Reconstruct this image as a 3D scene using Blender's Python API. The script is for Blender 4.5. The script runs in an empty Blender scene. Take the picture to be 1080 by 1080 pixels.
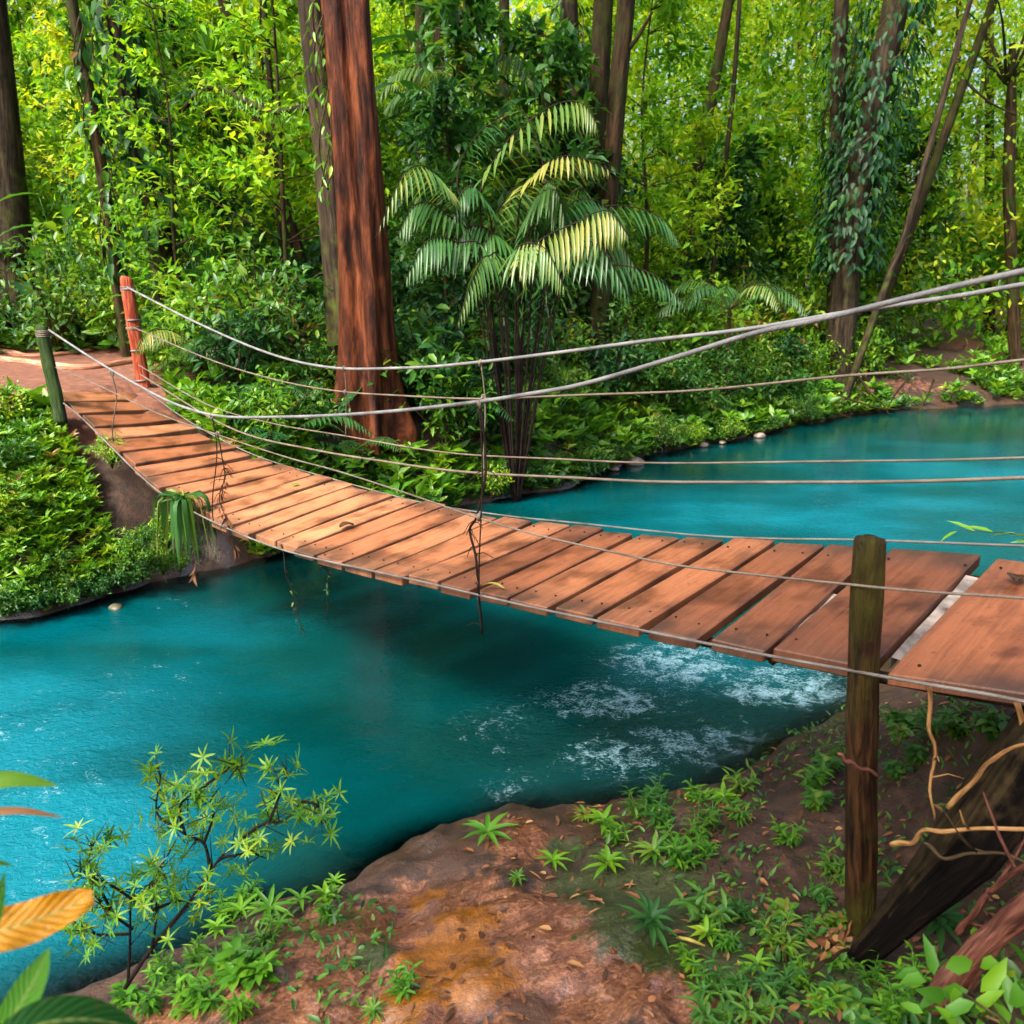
import bpy, bmesh, math, random
import numpy as np
from math import radians, pi, sin, cos
from mathutils import Vector, Matrix, Quaternion

rng = np.random.default_rng(11)
random.seed(11)
scene = bpy.context.scene
COL = scene.collection

# ------------------------------------------------------------------ camera model (world: water level is z = 0)
F, PITCH, HC = 918.0, radians(16.0), 3.55
CAM = np.array([0.0, 0.0, HC])

def ray(px, py):
    a, b = (px - 540) / F, (540 - py) / F
    return np.array([a, cos(PITCH) + b * sin(PITCH), -sin(PITCH) + b * cos(PITCH)])

def at_depth(px, py, Y):
    d = ray(px, py)
    return CAM + d * (Y / d[1])

def at_z(px, py, z):
    d = ray(px, py)
    return CAM + d * ((z - HC) / d[2])

def project(p):
    q = np.asarray(p, float) - CAM
    cx = q[..., 0]
    f = q[..., 1] * cos(PITCH) - q[..., 2] * sin(PITCH)
    u = q[..., 1] * sin(PITCH) + q[..., 2] * cos(PITCH)
    return 540 + F * cx / f, 540 - F * u / f

# ------------------------------------------------------------------ small maths
def unit(v):
    v = np.asarray(v, float)
    return v / np.maximum(np.linalg.norm(v, axis=-1, keepdims=True), 1e-9)

def spline(pts, n):
    """Catmull-Rom through the points, n samples."""
    P = np.asarray(pts, float)
    P = np.vstack([2 * P[0] - P[1], P, 2 * P[-1] - P[-2]])
    k = len(P) - 3
    t = np.linspace(0, k - 1e-6, n)
    i = t.astype(int)
    f = (t - i)[:, None]
    a, b, c, d = P[i], P[i + 1], P[i + 2], P[i + 3]
    return 0.5 * (2 * b + (c - a) * f + (2 * a - 5 * b + 4 * c - d) * f ** 2 + (-a + 3 * b - 3 * c + d) * f ** 3)

def _hash(i, j, s):
    h = (i * 374761393 + j * 668265263 + s * 1274126177) & 0x7fffffff
    h = ((h ^ (h >> 13)) * 1274126177) & 0x7fffffff
    return ((h ^ (h >> 16)) & 0xffff) / 65535.0

def vnoise(x, y, s=0):
    x = np.asarray(x, float); y = np.asarray(y, float)
    xi = np.floor(x).astype(np.int64); yi = np.floor(y).astype(np.int64)
    fx = x - xi; fy = y - yi
    fx = fx * fx * (3 - 2 * fx); fy = fy * fy * (3 - 2 * fy)
    a = _hash(xi, yi, s); b = _hash(xi + 1, yi, s); c = _hash(xi, yi + 1, s); d = _hash(xi + 1, yi + 1, s)
    return (a * (1 - fx) + b * fx) * (1 - fy) + (c * (1 - fx) + d * fx) * fy

def fbm(x, y, s=0, o=4):
    r, a, tot = 0, 1.0, 0
    for k in range(o):
        r = r + a * vnoise(x * 2 ** k + 17.3 * k, y * 2 ** k - 9.1 * k, s + k); tot += a; a *= 0.5
    return r / tot

def sstep(a, b, x):
    t = np.clip((np.asarray(x, float) - a) / (b - a), 0, 1)
    return t * t * (3 - 2 * t)

# ------------------------------------------------------------------ mesh builder
class MB:
    def __init__(s):
        s.v, s.f, s.t, s.m, s.n, s.wc = [], [], [], [], 0, []
    def add(s, verts, faces, tint=0.5, mat=0, wc=None):
        """faces: a list of int arrays (k, m)."""
        verts = np.asarray(verts, float)
        for fa in faces:
            fa = np.asarray(fa, np.int64)
            if len(fa):
                s.f.append(fa + s.n)
                s.m.append(np.full(len(fa), mat, np.int32))
        s.v.append(verts)
        s.t.append(np.broadcast_to(np.asarray(tint, float), (len(verts),)).copy())
        s.wc.append(np.zeros((len(verts), 3)) if wc is None else np.asarray(wc, float))
        s.n += len(verts)
        return s
    def mesh(s, name, mats, smooth=True):
        me = bpy.data.meshes.new(name)
        V = np.vstack(s.v).astype(np.float32)
        me.vertices.add(len(V)); me.vertices.foreach_set('co', V.ravel())
        tot = np.concatenate([np.full(len(f), f.shape[1], np.int32) for f in s.f])
        loops = np.concatenate([f.ravel() for f in s.f]).astype(np.int32)
        me.loops.add(len(loops)); me.loops.foreach_set('vertex_index', loops)
        st = np.concatenate([[0], np.cumsum(tot)[:-1]]).astype(np.int32)
        me.polygons.add(len(tot)); me.polygons.foreach_set('loop_start', st); me.polygons.foreach_set('loop_total', tot)
        me.polygons.foreach_set('material_index', np.concatenate(s.m))
        me.polygons.foreach_set('use_smooth', np.full(len(tot), smooth, bool))
        a = me.attributes.new('tint', 'FLOAT', 'POINT'); a.data.foreach_set('value', np.concatenate(s.t).astype(np.float32))
        W = np.vstack(s.wc)
        if np.any(W):
            a = me.attributes.new('wc', 'FLOAT_VECTOR', 'POINT'); a.data.foreach_set('vector', W.astype(np.float32).ravel())
        me.update(calc_edges=True)
        for m in (mats if isinstance(mats, (list, tuple)) else [mats]):
            me.materials.append(m)
        return me
    def build(s, name, mats, parent=None, smooth=True, loc=None):
        return link(name, s.mesh(name, mats, smooth), parent, loc)

def link(name, me, parent=None, loc=None):
    o = bpy.data.objects.new(name, me); COL.objects.link(o)
    if parent is not None: o.parent = parent
    if loc is not None: o.location = loc
    return o

def tag(o, label=None, cat=None, group=None, kind=None):
    if label: o['label'] = label
    if cat: o['category'] = cat
    if group: o['group'] = group
    if kind: o['kind'] = kind
    return o

def empty(name, loc=(0, 0, 0)):
    o = bpy.data.objects.new(name, None); COL.objects.link(o); o.location = loc
    o.empty_display_size = 0.1
    return o

def frames(P):
    P = np.asarray(P, float)
    T = unit(np.gradient(P, axis=0))
    up = np.array([0, 0, 1.0]) if abs(T[0][2]) < 0.9 else np.array([1.0, 0, 0])
    U = np.zeros_like(P); U[0] = unit(np.cross(T[0], up))
    for i in range(1, len(P)):
        u = U[i - 1] - T[i] * (U[i - 1] @ T[i]); U[i] = unit(u)
    return T, U, np.cross(T, U)

def tube(mb, P, R, seg=8, tint=0.5, mat=0, cap=True, rfun=None):
    """rfun(s, angle) multiplies the radius (bark flutes, buttresses)."""
    P = np.asarray(P, float); n = len(P)
    R = np.broadcast_to(np.asarray(R, float), (n,))
    T, U, B = frames(P)
    a = np.linspace(0, 2 * pi, seg, endpoint=False)
    s = np.linspace(0, 1, n)
    rr = R[:, None] * (np.ones((n, seg)) if rfun is None else rfun(s[:, None], a[None, :]))
    V = P[:, None, :] + rr[..., None] * (np.cos(a)[None, :, None] * U[:, None, :] + np.sin(a)[None, :, None] * B[:, None, :])
    length = np.concatenate([[0], np.cumsum(np.linalg.norm(np.diff(P, axis=0), axis=1))])
    wc = np.stack([np.broadcast_to(np.cos(a)[None] * R[:, None], (n, seg)), np.broadcast_to(np.sin(a)[None] * R[:, None], (n, seg)),
                   np.broadcast_to(length[:, None], (n, seg))], -1).reshape(-1, 3)
    i, j = np.meshgrid(np.arange(n - 1), np.arange(seg), indexing='ij')
    j2 = (j + 1) % seg
    q = np.stack([i * seg + j, i * seg + j2, (i + 1) * seg + j2, (i + 1) * seg + j], -1).reshape(-1, 4)
    faces = [q]
    if cap:
        faces += [np.arange(seg)[::-1][None], ((n - 1) * seg + np.arange(seg))[None]]
    mb.add(V.reshape(-1, 3), faces, tint, mat, wc + 1e-6)

def leaves(mb, P, D, N, L, W, droop=0.15, tint=0.5, mat=0, fold=0.18, fine=True):
    """One leaf per row: base P, direction D, upper side N, length, width; curved and folded along the midrib."""
    P = np.asarray(P, float); n = len(P)
    if n == 0: return
    bc = lambda x: np.broadcast_to(np.asarray(x, float), (n,))[:, None]
    L, W, dr = bc(L), bc(W), bc(droop)
    D = unit(D); S = unit(np.cross(D, N)); N = np.cross(S, D)
    def pt(s, w, k): return P + D * L * s + S * W * w + N * (W * fold * abs(k) - dr * L * s * s)
    if fine:
        V = np.stack([pt(0, 0, 0), pt(.3, 0, 0), pt(.68, 0, 0), pt(1, 0, 0), pt(.28, -.46, 1), pt(.66, -.38, 1), pt(.28, .46, 1), pt(.66, .38, 1)], 1)
        tri = np.array([[0, 6, 1], [2, 7, 3], [0, 1, 4], [2, 3, 5]]); quad = np.array([[1, 6, 7, 2], [1, 2, 5, 4]]); k = 8
    else:
        V = np.stack([pt(0, 0, 0), pt(.5, 0, 0), pt(1, 0, 0), pt(.45, -.5, 1), pt(.45, .5, 1)], 1)
        tri = np.array([[0, 4, 1], [4, 2, 1], [0, 1, 3], [1, 2, 3]]); quad = np.zeros((0, 4), int); k = 5
    off = (np.arange(n) * k)[:, None, None]
    fs = [(tri[None] + off).reshape(-1, 3)]
    if len(quad): fs.append((quad[None] + off).reshape(-1, 4))
    mb.add(V.reshape(-1, 3), fs, np.repeat(np.broadcast_to(np.asarray(tint, float), (n,)), k), mat)

def rdir(n, up=0.0, spread=1.0):
    v = rng.normal(size=(n, 3)); v = unit(v) * spread; v[:, 2] += up
    return unit(v)

# ------------------------------------------------------------------ materials
def newmat(name):
    m = bpy.data.materials.new(name); m.use_nodes = True
    nt = m.node_tree; nt.nodes.clear()
    return m, nt

def nd(nt, typ, **kw):
    n = nt.nodes.new(typ)
    for k, v in kw.items():
        if k.startswith('i_'):
            key = k[2:]
            n.inputs[int(key) if key.isdigit() else key.replace('_', ' ')].default_value = v
        else: setattr(n, k, v)
    return n

def ramp(nt, stops, fac=None):
    r = nt.nodes.new('ShaderNodeValToRGB'); e = r.color_ramp.elements
    while len(e) > 1: e.remove(e[-1])
    for i, (p, c) in enumerate(stops):
        el = e[0] if i == 0 else e.new(p)
        el.position = p; el.color = (*c, 1) if len(c) == 3 else c
    if fac is not None: nt.links.new(fac, r.inputs[0])
    return r

def mixc(nt, a, b, fac, blend='MIX'):
    m = nt.nodes.new('ShaderNodeMix'); m.data_type = 'RGBA'; m.blend_type = blend
    for sock, v in ((m.inputs[0], fac), (m.inputs[6], a), (m.inputs[7], b)):
        if hasattr(v, 'is_output'): nt.links.new(v, sock)
        else: sock.default_value = v if not isinstance(v, tuple) else (*v, 1)[:4]
    return m.outputs[2]

def math_(nt, op, a, b=0.5, c=None):
    m = nt.nodes.new('ShaderNodeMath'); m.operation = op
    for s, v in zip(m.inputs, (a, b, c)):
        if v is None: continue
        if hasattr(v, 'is_output'): nt.links.new(v, s)
        else: s.default_value = v
    return m.outputs[0]

def attr(nt, name, out='Fac'):
    a = nt.nodes.new('ShaderNodeAttribute'); a.attribute_name = name
    return a.outputs[out]

def noise(nt, scale, detail=4, vec=None, rough=0.55, dist=0.0):
    n = nt.nodes.new('ShaderNodeTexNoise'); n.inputs['Scale'].default_value = scale; n.inputs['Detail'].default_value = detail
    n.inputs['Roughness'].default_value = rough; n.inputs['Distortion'].default_value = dist
    if vec is not None: nt.links.new(vec, n.inputs['Vector'])
    return n.outputs['Fac']

def mapping(nt, vec, scale):
    m = nt.nodes.new('ShaderNodeMapping'); m.inputs['Scale'].default_value = scale
    nt.links.new(vec, m.inputs['Vector']); return m.outputs[0]

def position(nt):
    return nt.nodes.new('ShaderNodeNewGeometry').outputs['Position']

def bump(nt, h, strength, dist):
    b = nt.nodes.new('ShaderNodeBump'); b.inputs['Strength'].default_value = strength; b.inputs['Distance'].default_value = dist
    nt.links.new(h, b.inputs['Height']); return b.outputs[0]

def out(nt, sh):
    o = nt.nodes.new('ShaderNodeOutputMaterial'); nt.links.new(sh, o.inputs['Surface'])

def principled(nt, col, rough, normal=None, spec=0.5):
    p = nt.nodes.new('ShaderNodeBsdfPrincipled')
    for s, v in ((p.inputs['Base Color'], col), (p.inputs['Roughness'], rough), (p.inputs['Specular IOR Level'], spec)):
        if hasattr(v, 'is_output'): nt.links.new(v, s)
        else: s.default_value = (*v, 1) if isinstance(v, tuple) else v
    if normal is not None: nt.links.new(normal, p.inputs['Normal'])
    return p

def leaf_mat(name, stops, transl=0.42, rough=0.42, yellow=(1.25, 1.1, 0.5), spec=0.45, objvar=0.25):
    m, nt = newmat(name)
    t = attr(nt, 'tint')
    oi = nt.nodes.new('ShaderNodeObjectInfo')
    t2 = math_(nt, 'ADD', t, math_(nt, 'MULTIPLY', math_(nt, 'SUBTRACT', oi.outputs['Random'], 0.5), objvar))
    r = ramp(nt, stops, t2)
    n = noise(nt, 14, 2, position(nt))
    col = mixc(nt, r.outputs[0], (0.75, 0.75, 0.75), math_(nt, 'MULTIPLY', n, 0.5), 'MULTIPLY')
    p = principled(nt, col, rough, None, spec)
    tr = nt.nodes.new('ShaderNodeBsdfTranslucent')
    nt.links.new(mixc(nt, col, yellow, 1.0, 'MULTIPLY'), tr.inputs['Color'])
    mx = nt.nodes.new('ShaderNodeMixShader'); mx.inputs[0].default_value = transl
    nt.links.new(p.outputs[0], mx.inputs[1]); nt.links.new(tr.outputs[0], mx.inputs[2])
    out(nt, mx.outputs[0])
    return m

BROWN = (0.16, 0.075, 0.02)
M = {}
M['leaf'] = leaf_mat('understorey_leaf', [(0, (.012, .05, .014)), (.35, (.025, .115, .022)), (.65, (.06, .19, .02)), (.9, (.16, .28, .022)), (1, BROWN)])
M['leaf_dark'] = leaf_mat('dark_leaf', [(0, (.008, .036, .016)), (.4, (.016, .08, .024)), (.75, (.04, .14, .024)), (.93, (.1, .22, .03)), (1, BROWN)], 0.38, 0.5, spec=.3)
M['leaf_bright'] = leaf_mat('bright_leaf', [(0, (.025, .10, .010)), (.35, (.07, .23, .014)), (.7, (.17, .37, .016)), (.92, (.34, .47, .03)), (1, (.25, .13, .03))], 0.42, 0.4)
M['leaf_far'] = leaf_mat('distant_leaf', [(0, (.04, .16, .010)), (.3, (.12, .36, .014)), (.6, (.31, .54, .018)), (.85, (.56, .66, .03)), (1, (.66, .66, .08))], 0.55, 0.5, (1.2, 1.05, .5), 0.3)  # sunlit yellow glow of the distance put into the leaf colour
M['leaf_palm'] = leaf_mat('palm_leaf', [(0, (.012, .055, .016)), (.4, (.035, .13, .025)), (.65, (.10, .2, .03)), (.85, (.30, .30, .06)), (1, (.48, .4, .16))], 0.4, 0.35)
M['leaf_soft'] = leaf_mat('soft_leaf', [(0, (.010, .06, .012)), (.5, (.03, .17, .02)), (1, (.12, .34, .03))], .4, .6, (1.2, 1.1, .5), .15)
M['leaf_orange'] = leaf_mat('withered_leaf', [(0, (.50, .17, .001)), (.6, (.78, .32, .002)), (1, (.5, .32, .02))], 0.35, 0.45, (1.1, .8, .4))
for k_ in ('leaf_soft', 'leaf_orange'):      # side veins and a pale midrib
    nt = M[k_].node_tree; pr_ = [n for n in nt.nodes if n.type == 'BSDF_PRINCIPLED'][0]
    old = pr_.inputs['Base Color'].links[0].from_socket
    sx = nt.nodes.new('ShaderNodeSeparateXYZ'); nt.links.new(attr(nt, 'wc', 'Vector'), sx.inputs[0])
    vein = math_(nt, 'POWER', math_(nt, 'ABSOLUTE', math_(nt, 'SINE', math_(nt, 'MULTIPLY', sx.outputs[0], 38.0))), 6.0)
    c_ = mixc(nt, old, (.55, .6, .5), math_(nt, 'MULTIPLY', vein, .8), 'MULTIPLY')
    c_ = mixc(nt, c_, (.30, .38, .10), ramp(nt, [(.0, (.7, .7, .7)), (.12, (0, 0, 0))], sx.outputs[1]).outputs[0])
    bl = ramp(nt, [(.6, (0, 0, 0)), (.7, (1, 1, 1))], noise(nt, 60, 4, position(nt)))
    c_ = mixc(nt, c_, (.12, .06, .01), math_(nt, 'MULTIPLY', bl.outputs[0], .45))
    nt.links.new(c_, pr_.inputs['Base Color']); nt.links.new(bump(nt, vein, .5, .004), pr_.inputs['Normal'])
M['leaf_dry'] = leaf_mat('dry_leaf', [(0, (.06, .03, .015)), (.5, (.17, .07, .03)), (.8, (.28, .12, .05)), (1, (.42, .26, .1))], 0.2, 0.6, (1, 1, 1), .2)

def bark_mat(name, dark, mid, light, moss=0.0, scale=1.0, rough=0.75, mosscol=(.06, .075, .012)):
    m, nt = newmat(name)
    wc = attr(nt, 'wc', 'Vector')
    v = mapping(nt, wc, (9 * scale, 9 * scale, 1.1 * scale))
    n1 = noise(nt, 1.6, 6, v, .65, .4)
    n2 = noise(nt, 5.0, 5, position(nt))
    n3 = noise(nt, .9, 3, position(nt))
    r = ramp(nt, [(.36, dark), (.5, mid), (.66, light)], n1)
    col = mixc(nt, r.outputs[0], (.45, .4, .38), math_(nt, 'MULTIPLY', ramp(nt, [(.45, (0, 0, 0)), (.7, (1, 1, 1))], n3).outputs[0], .7), 'MULTIPLY')
    if moss > 0:
        mk = ramp(nt, [(max(0, .62 - moss * .4), (0, 0, 0)), (min(1, .78 - moss * .4), (1, 1, 1))], math_(nt, 'ADD', math_(nt, 'MULTIPLY', n2, .5), math_(nt, 'MULTIPLY', n3, .5)))
        col = mixc(nt, col, mosscol, mk.outputs[0])
    h = math_(nt, 'ADD', n1, math_(nt, 'MULTIPLY', n2, .35))
    out(nt, principled(nt, col, rough, bump(nt, h, .9, .035), .14).outputs[0])
    return m

M['bark_red'] = bark_mat('red_bark', (.010, .0035, .002), (.062, .016, .006), (.19, .055, .019), 0.0, .8, .55)
M['bark_dark'] = bark_mat('dark_bark', (.008, .006, .004), (.03, .02, .012), (.07, .05, .03), 0.25)
M['bark_brown'] = bark_mat('brown_bark', (.007, .004, .002), (.032, .018, .008), (.08, .046, .02), .4, mosscol=(.03, .04, .008))
M['bark_moss'] = bark_mat('mossy_bark', (.005, .0035, .002), (.022, .013, .006), (.06, .036, .015), .42, mosscol=(.03, .034, .006))
M['stem'] = bark_mat('thin_stem', (.02, .014, .008), (.06, .04, .02), (.12, .08, .04), 0, 3)
M['stem_dark'] = bark_mat('dark_twig', (.006, .004, .004), (.02, .012, .01), (.05, .03, .02), 0, 3)
M['vine'] = bark_mat('aerial_root', (.16, .07, .025), (.36, .19, .07), (.5, .3, .13), 0, 4)
M['post_red'] = bark_mat('red_post', (.13, .022, .010), (.30, .058, .026), (.46, .13, .065), 0, 2, .6)
M['post_moss'] = bark_mat('green_post', (.008, .014, .006), (.025, .045, .016), (.06, .09, .03), .5, 2, .8, (.03, .06, .012))
M['post_near'] = bark_mat('weathered_post', (.005, .003, .0015), (.028, .012, .005), (.07, .032, .011), .3, 2.5, .55, (.04, .036, .006))
M['log'] = bark_mat('mossy_log', (.001, .0008, .0006), (.0035, .0022, .0015), (.010, .006, .004), .1, 1.6, .85, (.012, .010, .003))  # near-black: shade on its side and in the hollow put into the colour
def moss_top(m, col):
    nt = m.node_tree; p = [n for n in nt.nodes if n.type == 'BSDF_PRINCIPLED'][0]
    old = p.inputs['Base Color'].links[0].from_socket
    g_ = nt.nodes.new('ShaderNodeNewGeometry'); sx = nt.nodes.new('ShaderNodeSeparateXYZ'); nt.links.new(g_.outputs['Normal'], sx.inputs[0])
    k = math_(nt, 'ADD', sx.outputs[2], math_(nt, 'MULTIPLY', noise(nt, 16, 5, position(nt)), .7))
    nt.links.new(mixc(nt, old, col, ramp(nt, [(.62, (0, 0, 0)), (.9, (1, 1, 1))], k).outputs[0]), p.inputs['Base Color'])
moss_top(M['log'], (.035, .024, .010))
[n for n in M['log'].node_tree.nodes if n.type == 'BSDF_PRINCIPLED'][0].inputs['Specular IOR Level'].default_value = .08
M['root_red'] = bark_mat('red_root', (.03, .010, .007), (.12, .042, .028), (.25, .11, .075), 0.1, 2.5, .6)
M['root_log'] = bark_mat('path_root', (.16, .06, .035), (.42, .2, .12), (.6, .36, .24), 0, 1.5, .7)

def cable_mat(name, c1, c2):
    m, nt = newmat(name)
    wc = attr(nt, 'wc', 'Vector')
    w = nt.nodes.new('ShaderNodeTexWave'); w.inputs['Scale'].default_value = 22; w.inputs['Distortion'].default_value = 1.0
    w.bands_direction = 'DIAGONAL'
    nt.links.new(mapping(nt, wc, (2.2, 2.2, 1)), w.inputs['Vector'])
    n = noise(nt, 6, 3, position(nt))
    col = ramp(nt, [(.3, c1), (.7, c2)], n).outputs[0]
    out(nt, principled(nt, col, .55, bump(nt, w.outputs['Fac'], .3, .003), .4).outputs[0])
    return m
M['cable'] = cable_mat('steel_cable', (.09, .09, .092), (.21, .21, .21))
M['rope'] = cable_mat('old_rope', (.075, .056, .04), (.17, .135, .105))
M['cable_dark'] = cable_mat('edge_cable', (.06, .05, .045), (.17, .155, .14))

def wood_mat():
    m, nt = newmat('wet_planks')
    wc = attr(nt, 'wc', 'Vector'); t = attr(nt, 'tint')
    g = noise(nt, 1.0, 5, mapping(nt, wc, (2.2, 34, 1)), .6, .6)
    blot = noise(nt, 3.2, 4, wc)
    spk = noise(nt, 38, 2, wc)
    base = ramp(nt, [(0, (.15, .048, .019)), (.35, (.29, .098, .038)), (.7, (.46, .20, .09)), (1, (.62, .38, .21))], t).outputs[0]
    c = mixc(nt, base, (.34, .26, .22), math_(nt, 'MULTIPLY', ramp(nt, [(.42, (0, 0, 0)), (.66, (1, 1, 1))], g).outputs[0], .5), 'MULTIPLY')
    c = mixc(nt, c, (.38, .33, .31), ramp(nt, [(.48, (0, 0, 0)), (.68, (1, 1, 1))], blot).outputs[0], 'MULTIPLY')
    c = mixc(nt, c, (.3, .25, .22), math_(nt, 'MULTIPLY', ramp(nt, [(.62, (0, 0, 0)), (.72, (1, 1, 1))], spk).outputs[0], .5), 'MULTIPLY')
    # boards darker towards their ends, edges and undersides (a vertex attribute)
    d = attr(nt, 'darken')
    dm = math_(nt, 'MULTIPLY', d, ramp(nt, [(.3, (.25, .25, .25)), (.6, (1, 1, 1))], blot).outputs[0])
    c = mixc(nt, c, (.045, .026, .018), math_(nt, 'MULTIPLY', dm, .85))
    h = math_(nt, 'ADD', math_(nt, 'MULTIPLY', g, .7), math_(nt, 'MULTIPLY', spk, .3))
    rg = ramp(nt, [(.35, (.62, .62, .62)), (.65, (.42, .42, .42))], blot).outputs[0]
    out(nt, principled(nt, c, rg, bump(nt, h, .55, .01), .4).outputs[0])
    return m
M['wood'] = wood_mat()
M['wood_dark'] = bark_mat('dark_underframe', (.012, .007, .004), (.04, .02, .012), (.08, .045, .025), 0, 2)

def stone_mat(name, a, b, moss=.3):
    m, nt = newmat(name)
    n = noise(nt, 7, 6, position(nt)); n2 = noise(nt, 40, 3, position(nt))
    c = ramp(nt, [(.3, a), (.7, b)], n).outputs[0]
    if moss:
        c = mixc(nt, c, (.04, .06, .012), ramp(nt, [(.55, (0, 0, 0)), (.68, (1, 1, 1))], noise(nt, 4, 4, position(nt))).outputs[0])
    out(nt, principled(nt, c, .5, bump(nt, math_(nt, 'ADD', n, math_(nt, 'MULTIPLY', n2, .3)), .7, .02), .5).outputs[0])
    return m
M['lit_edge'] = stone_mat('pale_lit_edge', (.03, .022, .018), (.42, .36, .31), 0)
M['stone'] = stone_mat('river_stone', (.10, .07, .05), (.30, .24, .2))
M['stone_dark'] = stone_mat('wet_stone', (.02, .015, .015), (.09, .07, .06), 0)

# ------------------------------------------------------------------ river outline (plan), ground height
def wpts(px): return [at_z(x, y, 0)[:2] for x, y in px]
far_px = [(0, 655), (60, 641), (130, 622), (200, 606), (260, 592), (310, 580), (400, 556), (470, 540), (547, 522), (593, 514), (643, 494), (680, 483), (720, 473), (787, 462), (847, 447), (933, 434), (1020, 430), (1080, 426)]
near_px = [(0, 1078), (130, 1030), (200, 1000), (270, 972), (350, 938), (440, 893), (520, 866), (590, 858), (660, 846), (740, 836), (800, 800), (850, 778), (895, 745), (935, 705), (985, 660)]
fp = wpts(far_px); npx = wpts(near_px)
far_line = np.vstack([[(-60, 4), (-30, 6.5), (-14, 7.4)], spline([(-8, 7.3)] + fp + [(19, 23.5)], 80), [(30, 25), (50, 27), (90, 30)]])
near_line = np.vstack([[(-60, -14), (-30, -6), (-9, -.8), (-5, 1.3)], spline(npx + [(4.4, 7.3), (6.2, 8.5), (9, 10)], 64), [(14, 11), (25, 14), (50, 17), (90, 19)]])
river = np.vstack([near_line, far_line[::-1]])

def seg_dist(P, line):
    if len(P) <= 400:
        a = line[:-1][None]; ab = (line[1:] - line[:-1])[None]; ap = P[:, None] - a
        t = np.clip((ap * ab).sum(-1) / np.maximum((ab * ab).sum(-1), 1e-12), 0, 1)
        e = ap - t[..., None] * ab
        return np.sqrt((e * e).sum(-1).min(1))
    best = np.full(len(P), 1e9)
    for a, b in zip(line[:-1], line[1:]):
        ab = b - a; l2 = max(ab @ ab, 1e-12)
        t = np.clip(((P - a) @ ab) / l2, 0, 1)
        d = np.hypot(*(P - a - t[:, None] * ab).T)
        best = np.minimum(best, d)
    return best

def inside(P, poly):
    x, y = P[:, 0], P[:, 1]; c = np.zeros(len(P), bool)
    if len(P) <= 400:
        a, b = poly[:, 0][None], poly[:, 1][None]; e, d = np.roll(a, -1), np.roll(b, -1); dd = np.where(d == b, 1e-9, d - b)
        return (((b > y[:, None]) != (d > y[:, None])) & (x[:, None] < (e - a) * (y[:, None] - b) / dd + a)).sum(1) % 2 == 1
    x1, y1 = poly[:, 0], poly[:, 1]; x2, y2 = np.roll(x1, -1), np.roll(y1, -1)
    for a, b, e, d in zip(x1, y1, x2, y2):
        if b == d: continue
        c ^= ((b > y) != (d > y)) & (x < (e - a) * (y - b) / (d - b) + a)
    return c

def shore(x, y):
    P = np.stack([np.ravel(x), np.ravel(y)], 1).astype(float)
    dn, df = seg_dist(P, near_line), seg_dist(P, far_line)
    ins = inside(P, river)
    d = np.minimum(dn, df); d[ins] *= -1
    d = d + np.where(dn < df, .24, .60) * (fbm(P[:, 0] * 1.5, P[:, 1] * 1.5, 201, 3) - .5) * np.exp(-np.abs(d) / 1.5) + .16 * (fbm(P[:, 0] * 5, P[:, 1] * 5, 207, 3) - .5) * np.exp(-np.abs(d) / .4)
    return d.reshape(np.shape(x)), (dn < df).reshape(np.shape(x))

def ground(x, y):
    x = np.asarray(x, float); y = np.asarray(y, float)
    d, near = shore(x, y)
    n1 = fbm(x * .45, y * .45, 3) - .5; n2 = fbm(x * 1.8, y * 1.8, 9) - .5; n3 = fbm(x * 6, y * 6, 15, 3) - .5
    dp = np.maximum(d, 0)
    # the far bank: steep to about 1.7 m, then gently up; lower and gentler to the right
    right = sstep(-1.0, 6.0, x)
    top = 1.75 - .75 * right
    far = top * (1 - np.exp(-dp / (.75 + .8 * right))) + .045 * np.minimum(dp, 30) * (1 - .3 * right)
    far = far + n1 * .5 * sstep(1, 5, dp) + n2 * .35 * sstep(.2, 1.0, dp) + n3 * .10 * sstep(.05, .5, dp)
    # the near bank: low wet rock, soil rising to the right under the bridge end
    nr = .16 * (1 - np.exp(-dp / .12)) + .27 * np.minimum(dp, 6)
    nr = nr + n2 * .26 * sstep(.1, .8, dp) + n3 * .085 * sstep(.02, .3, dp) + (fbm(x * 22, y * 22, 51, 2) - .5) * .026 * sstep(.02, .2, dp)
    nr = nr - .14 * np.exp(-((x - 1.42) ** 2 + (y - 3.2) ** 2) / .3)
    nr = nr + 1.0 * sstep(2.0, 3.6, x) * sstep(.3, 1.5, dp) * sstep(9, 5, y)
    h = np.where(near, nr, far)
    return np.where(d < 0, -1.1 * (1 - np.exp(d / .7)), h)

def gz(x, y): return float(ground(np.array([x]), np.array([y]))[0])

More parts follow.
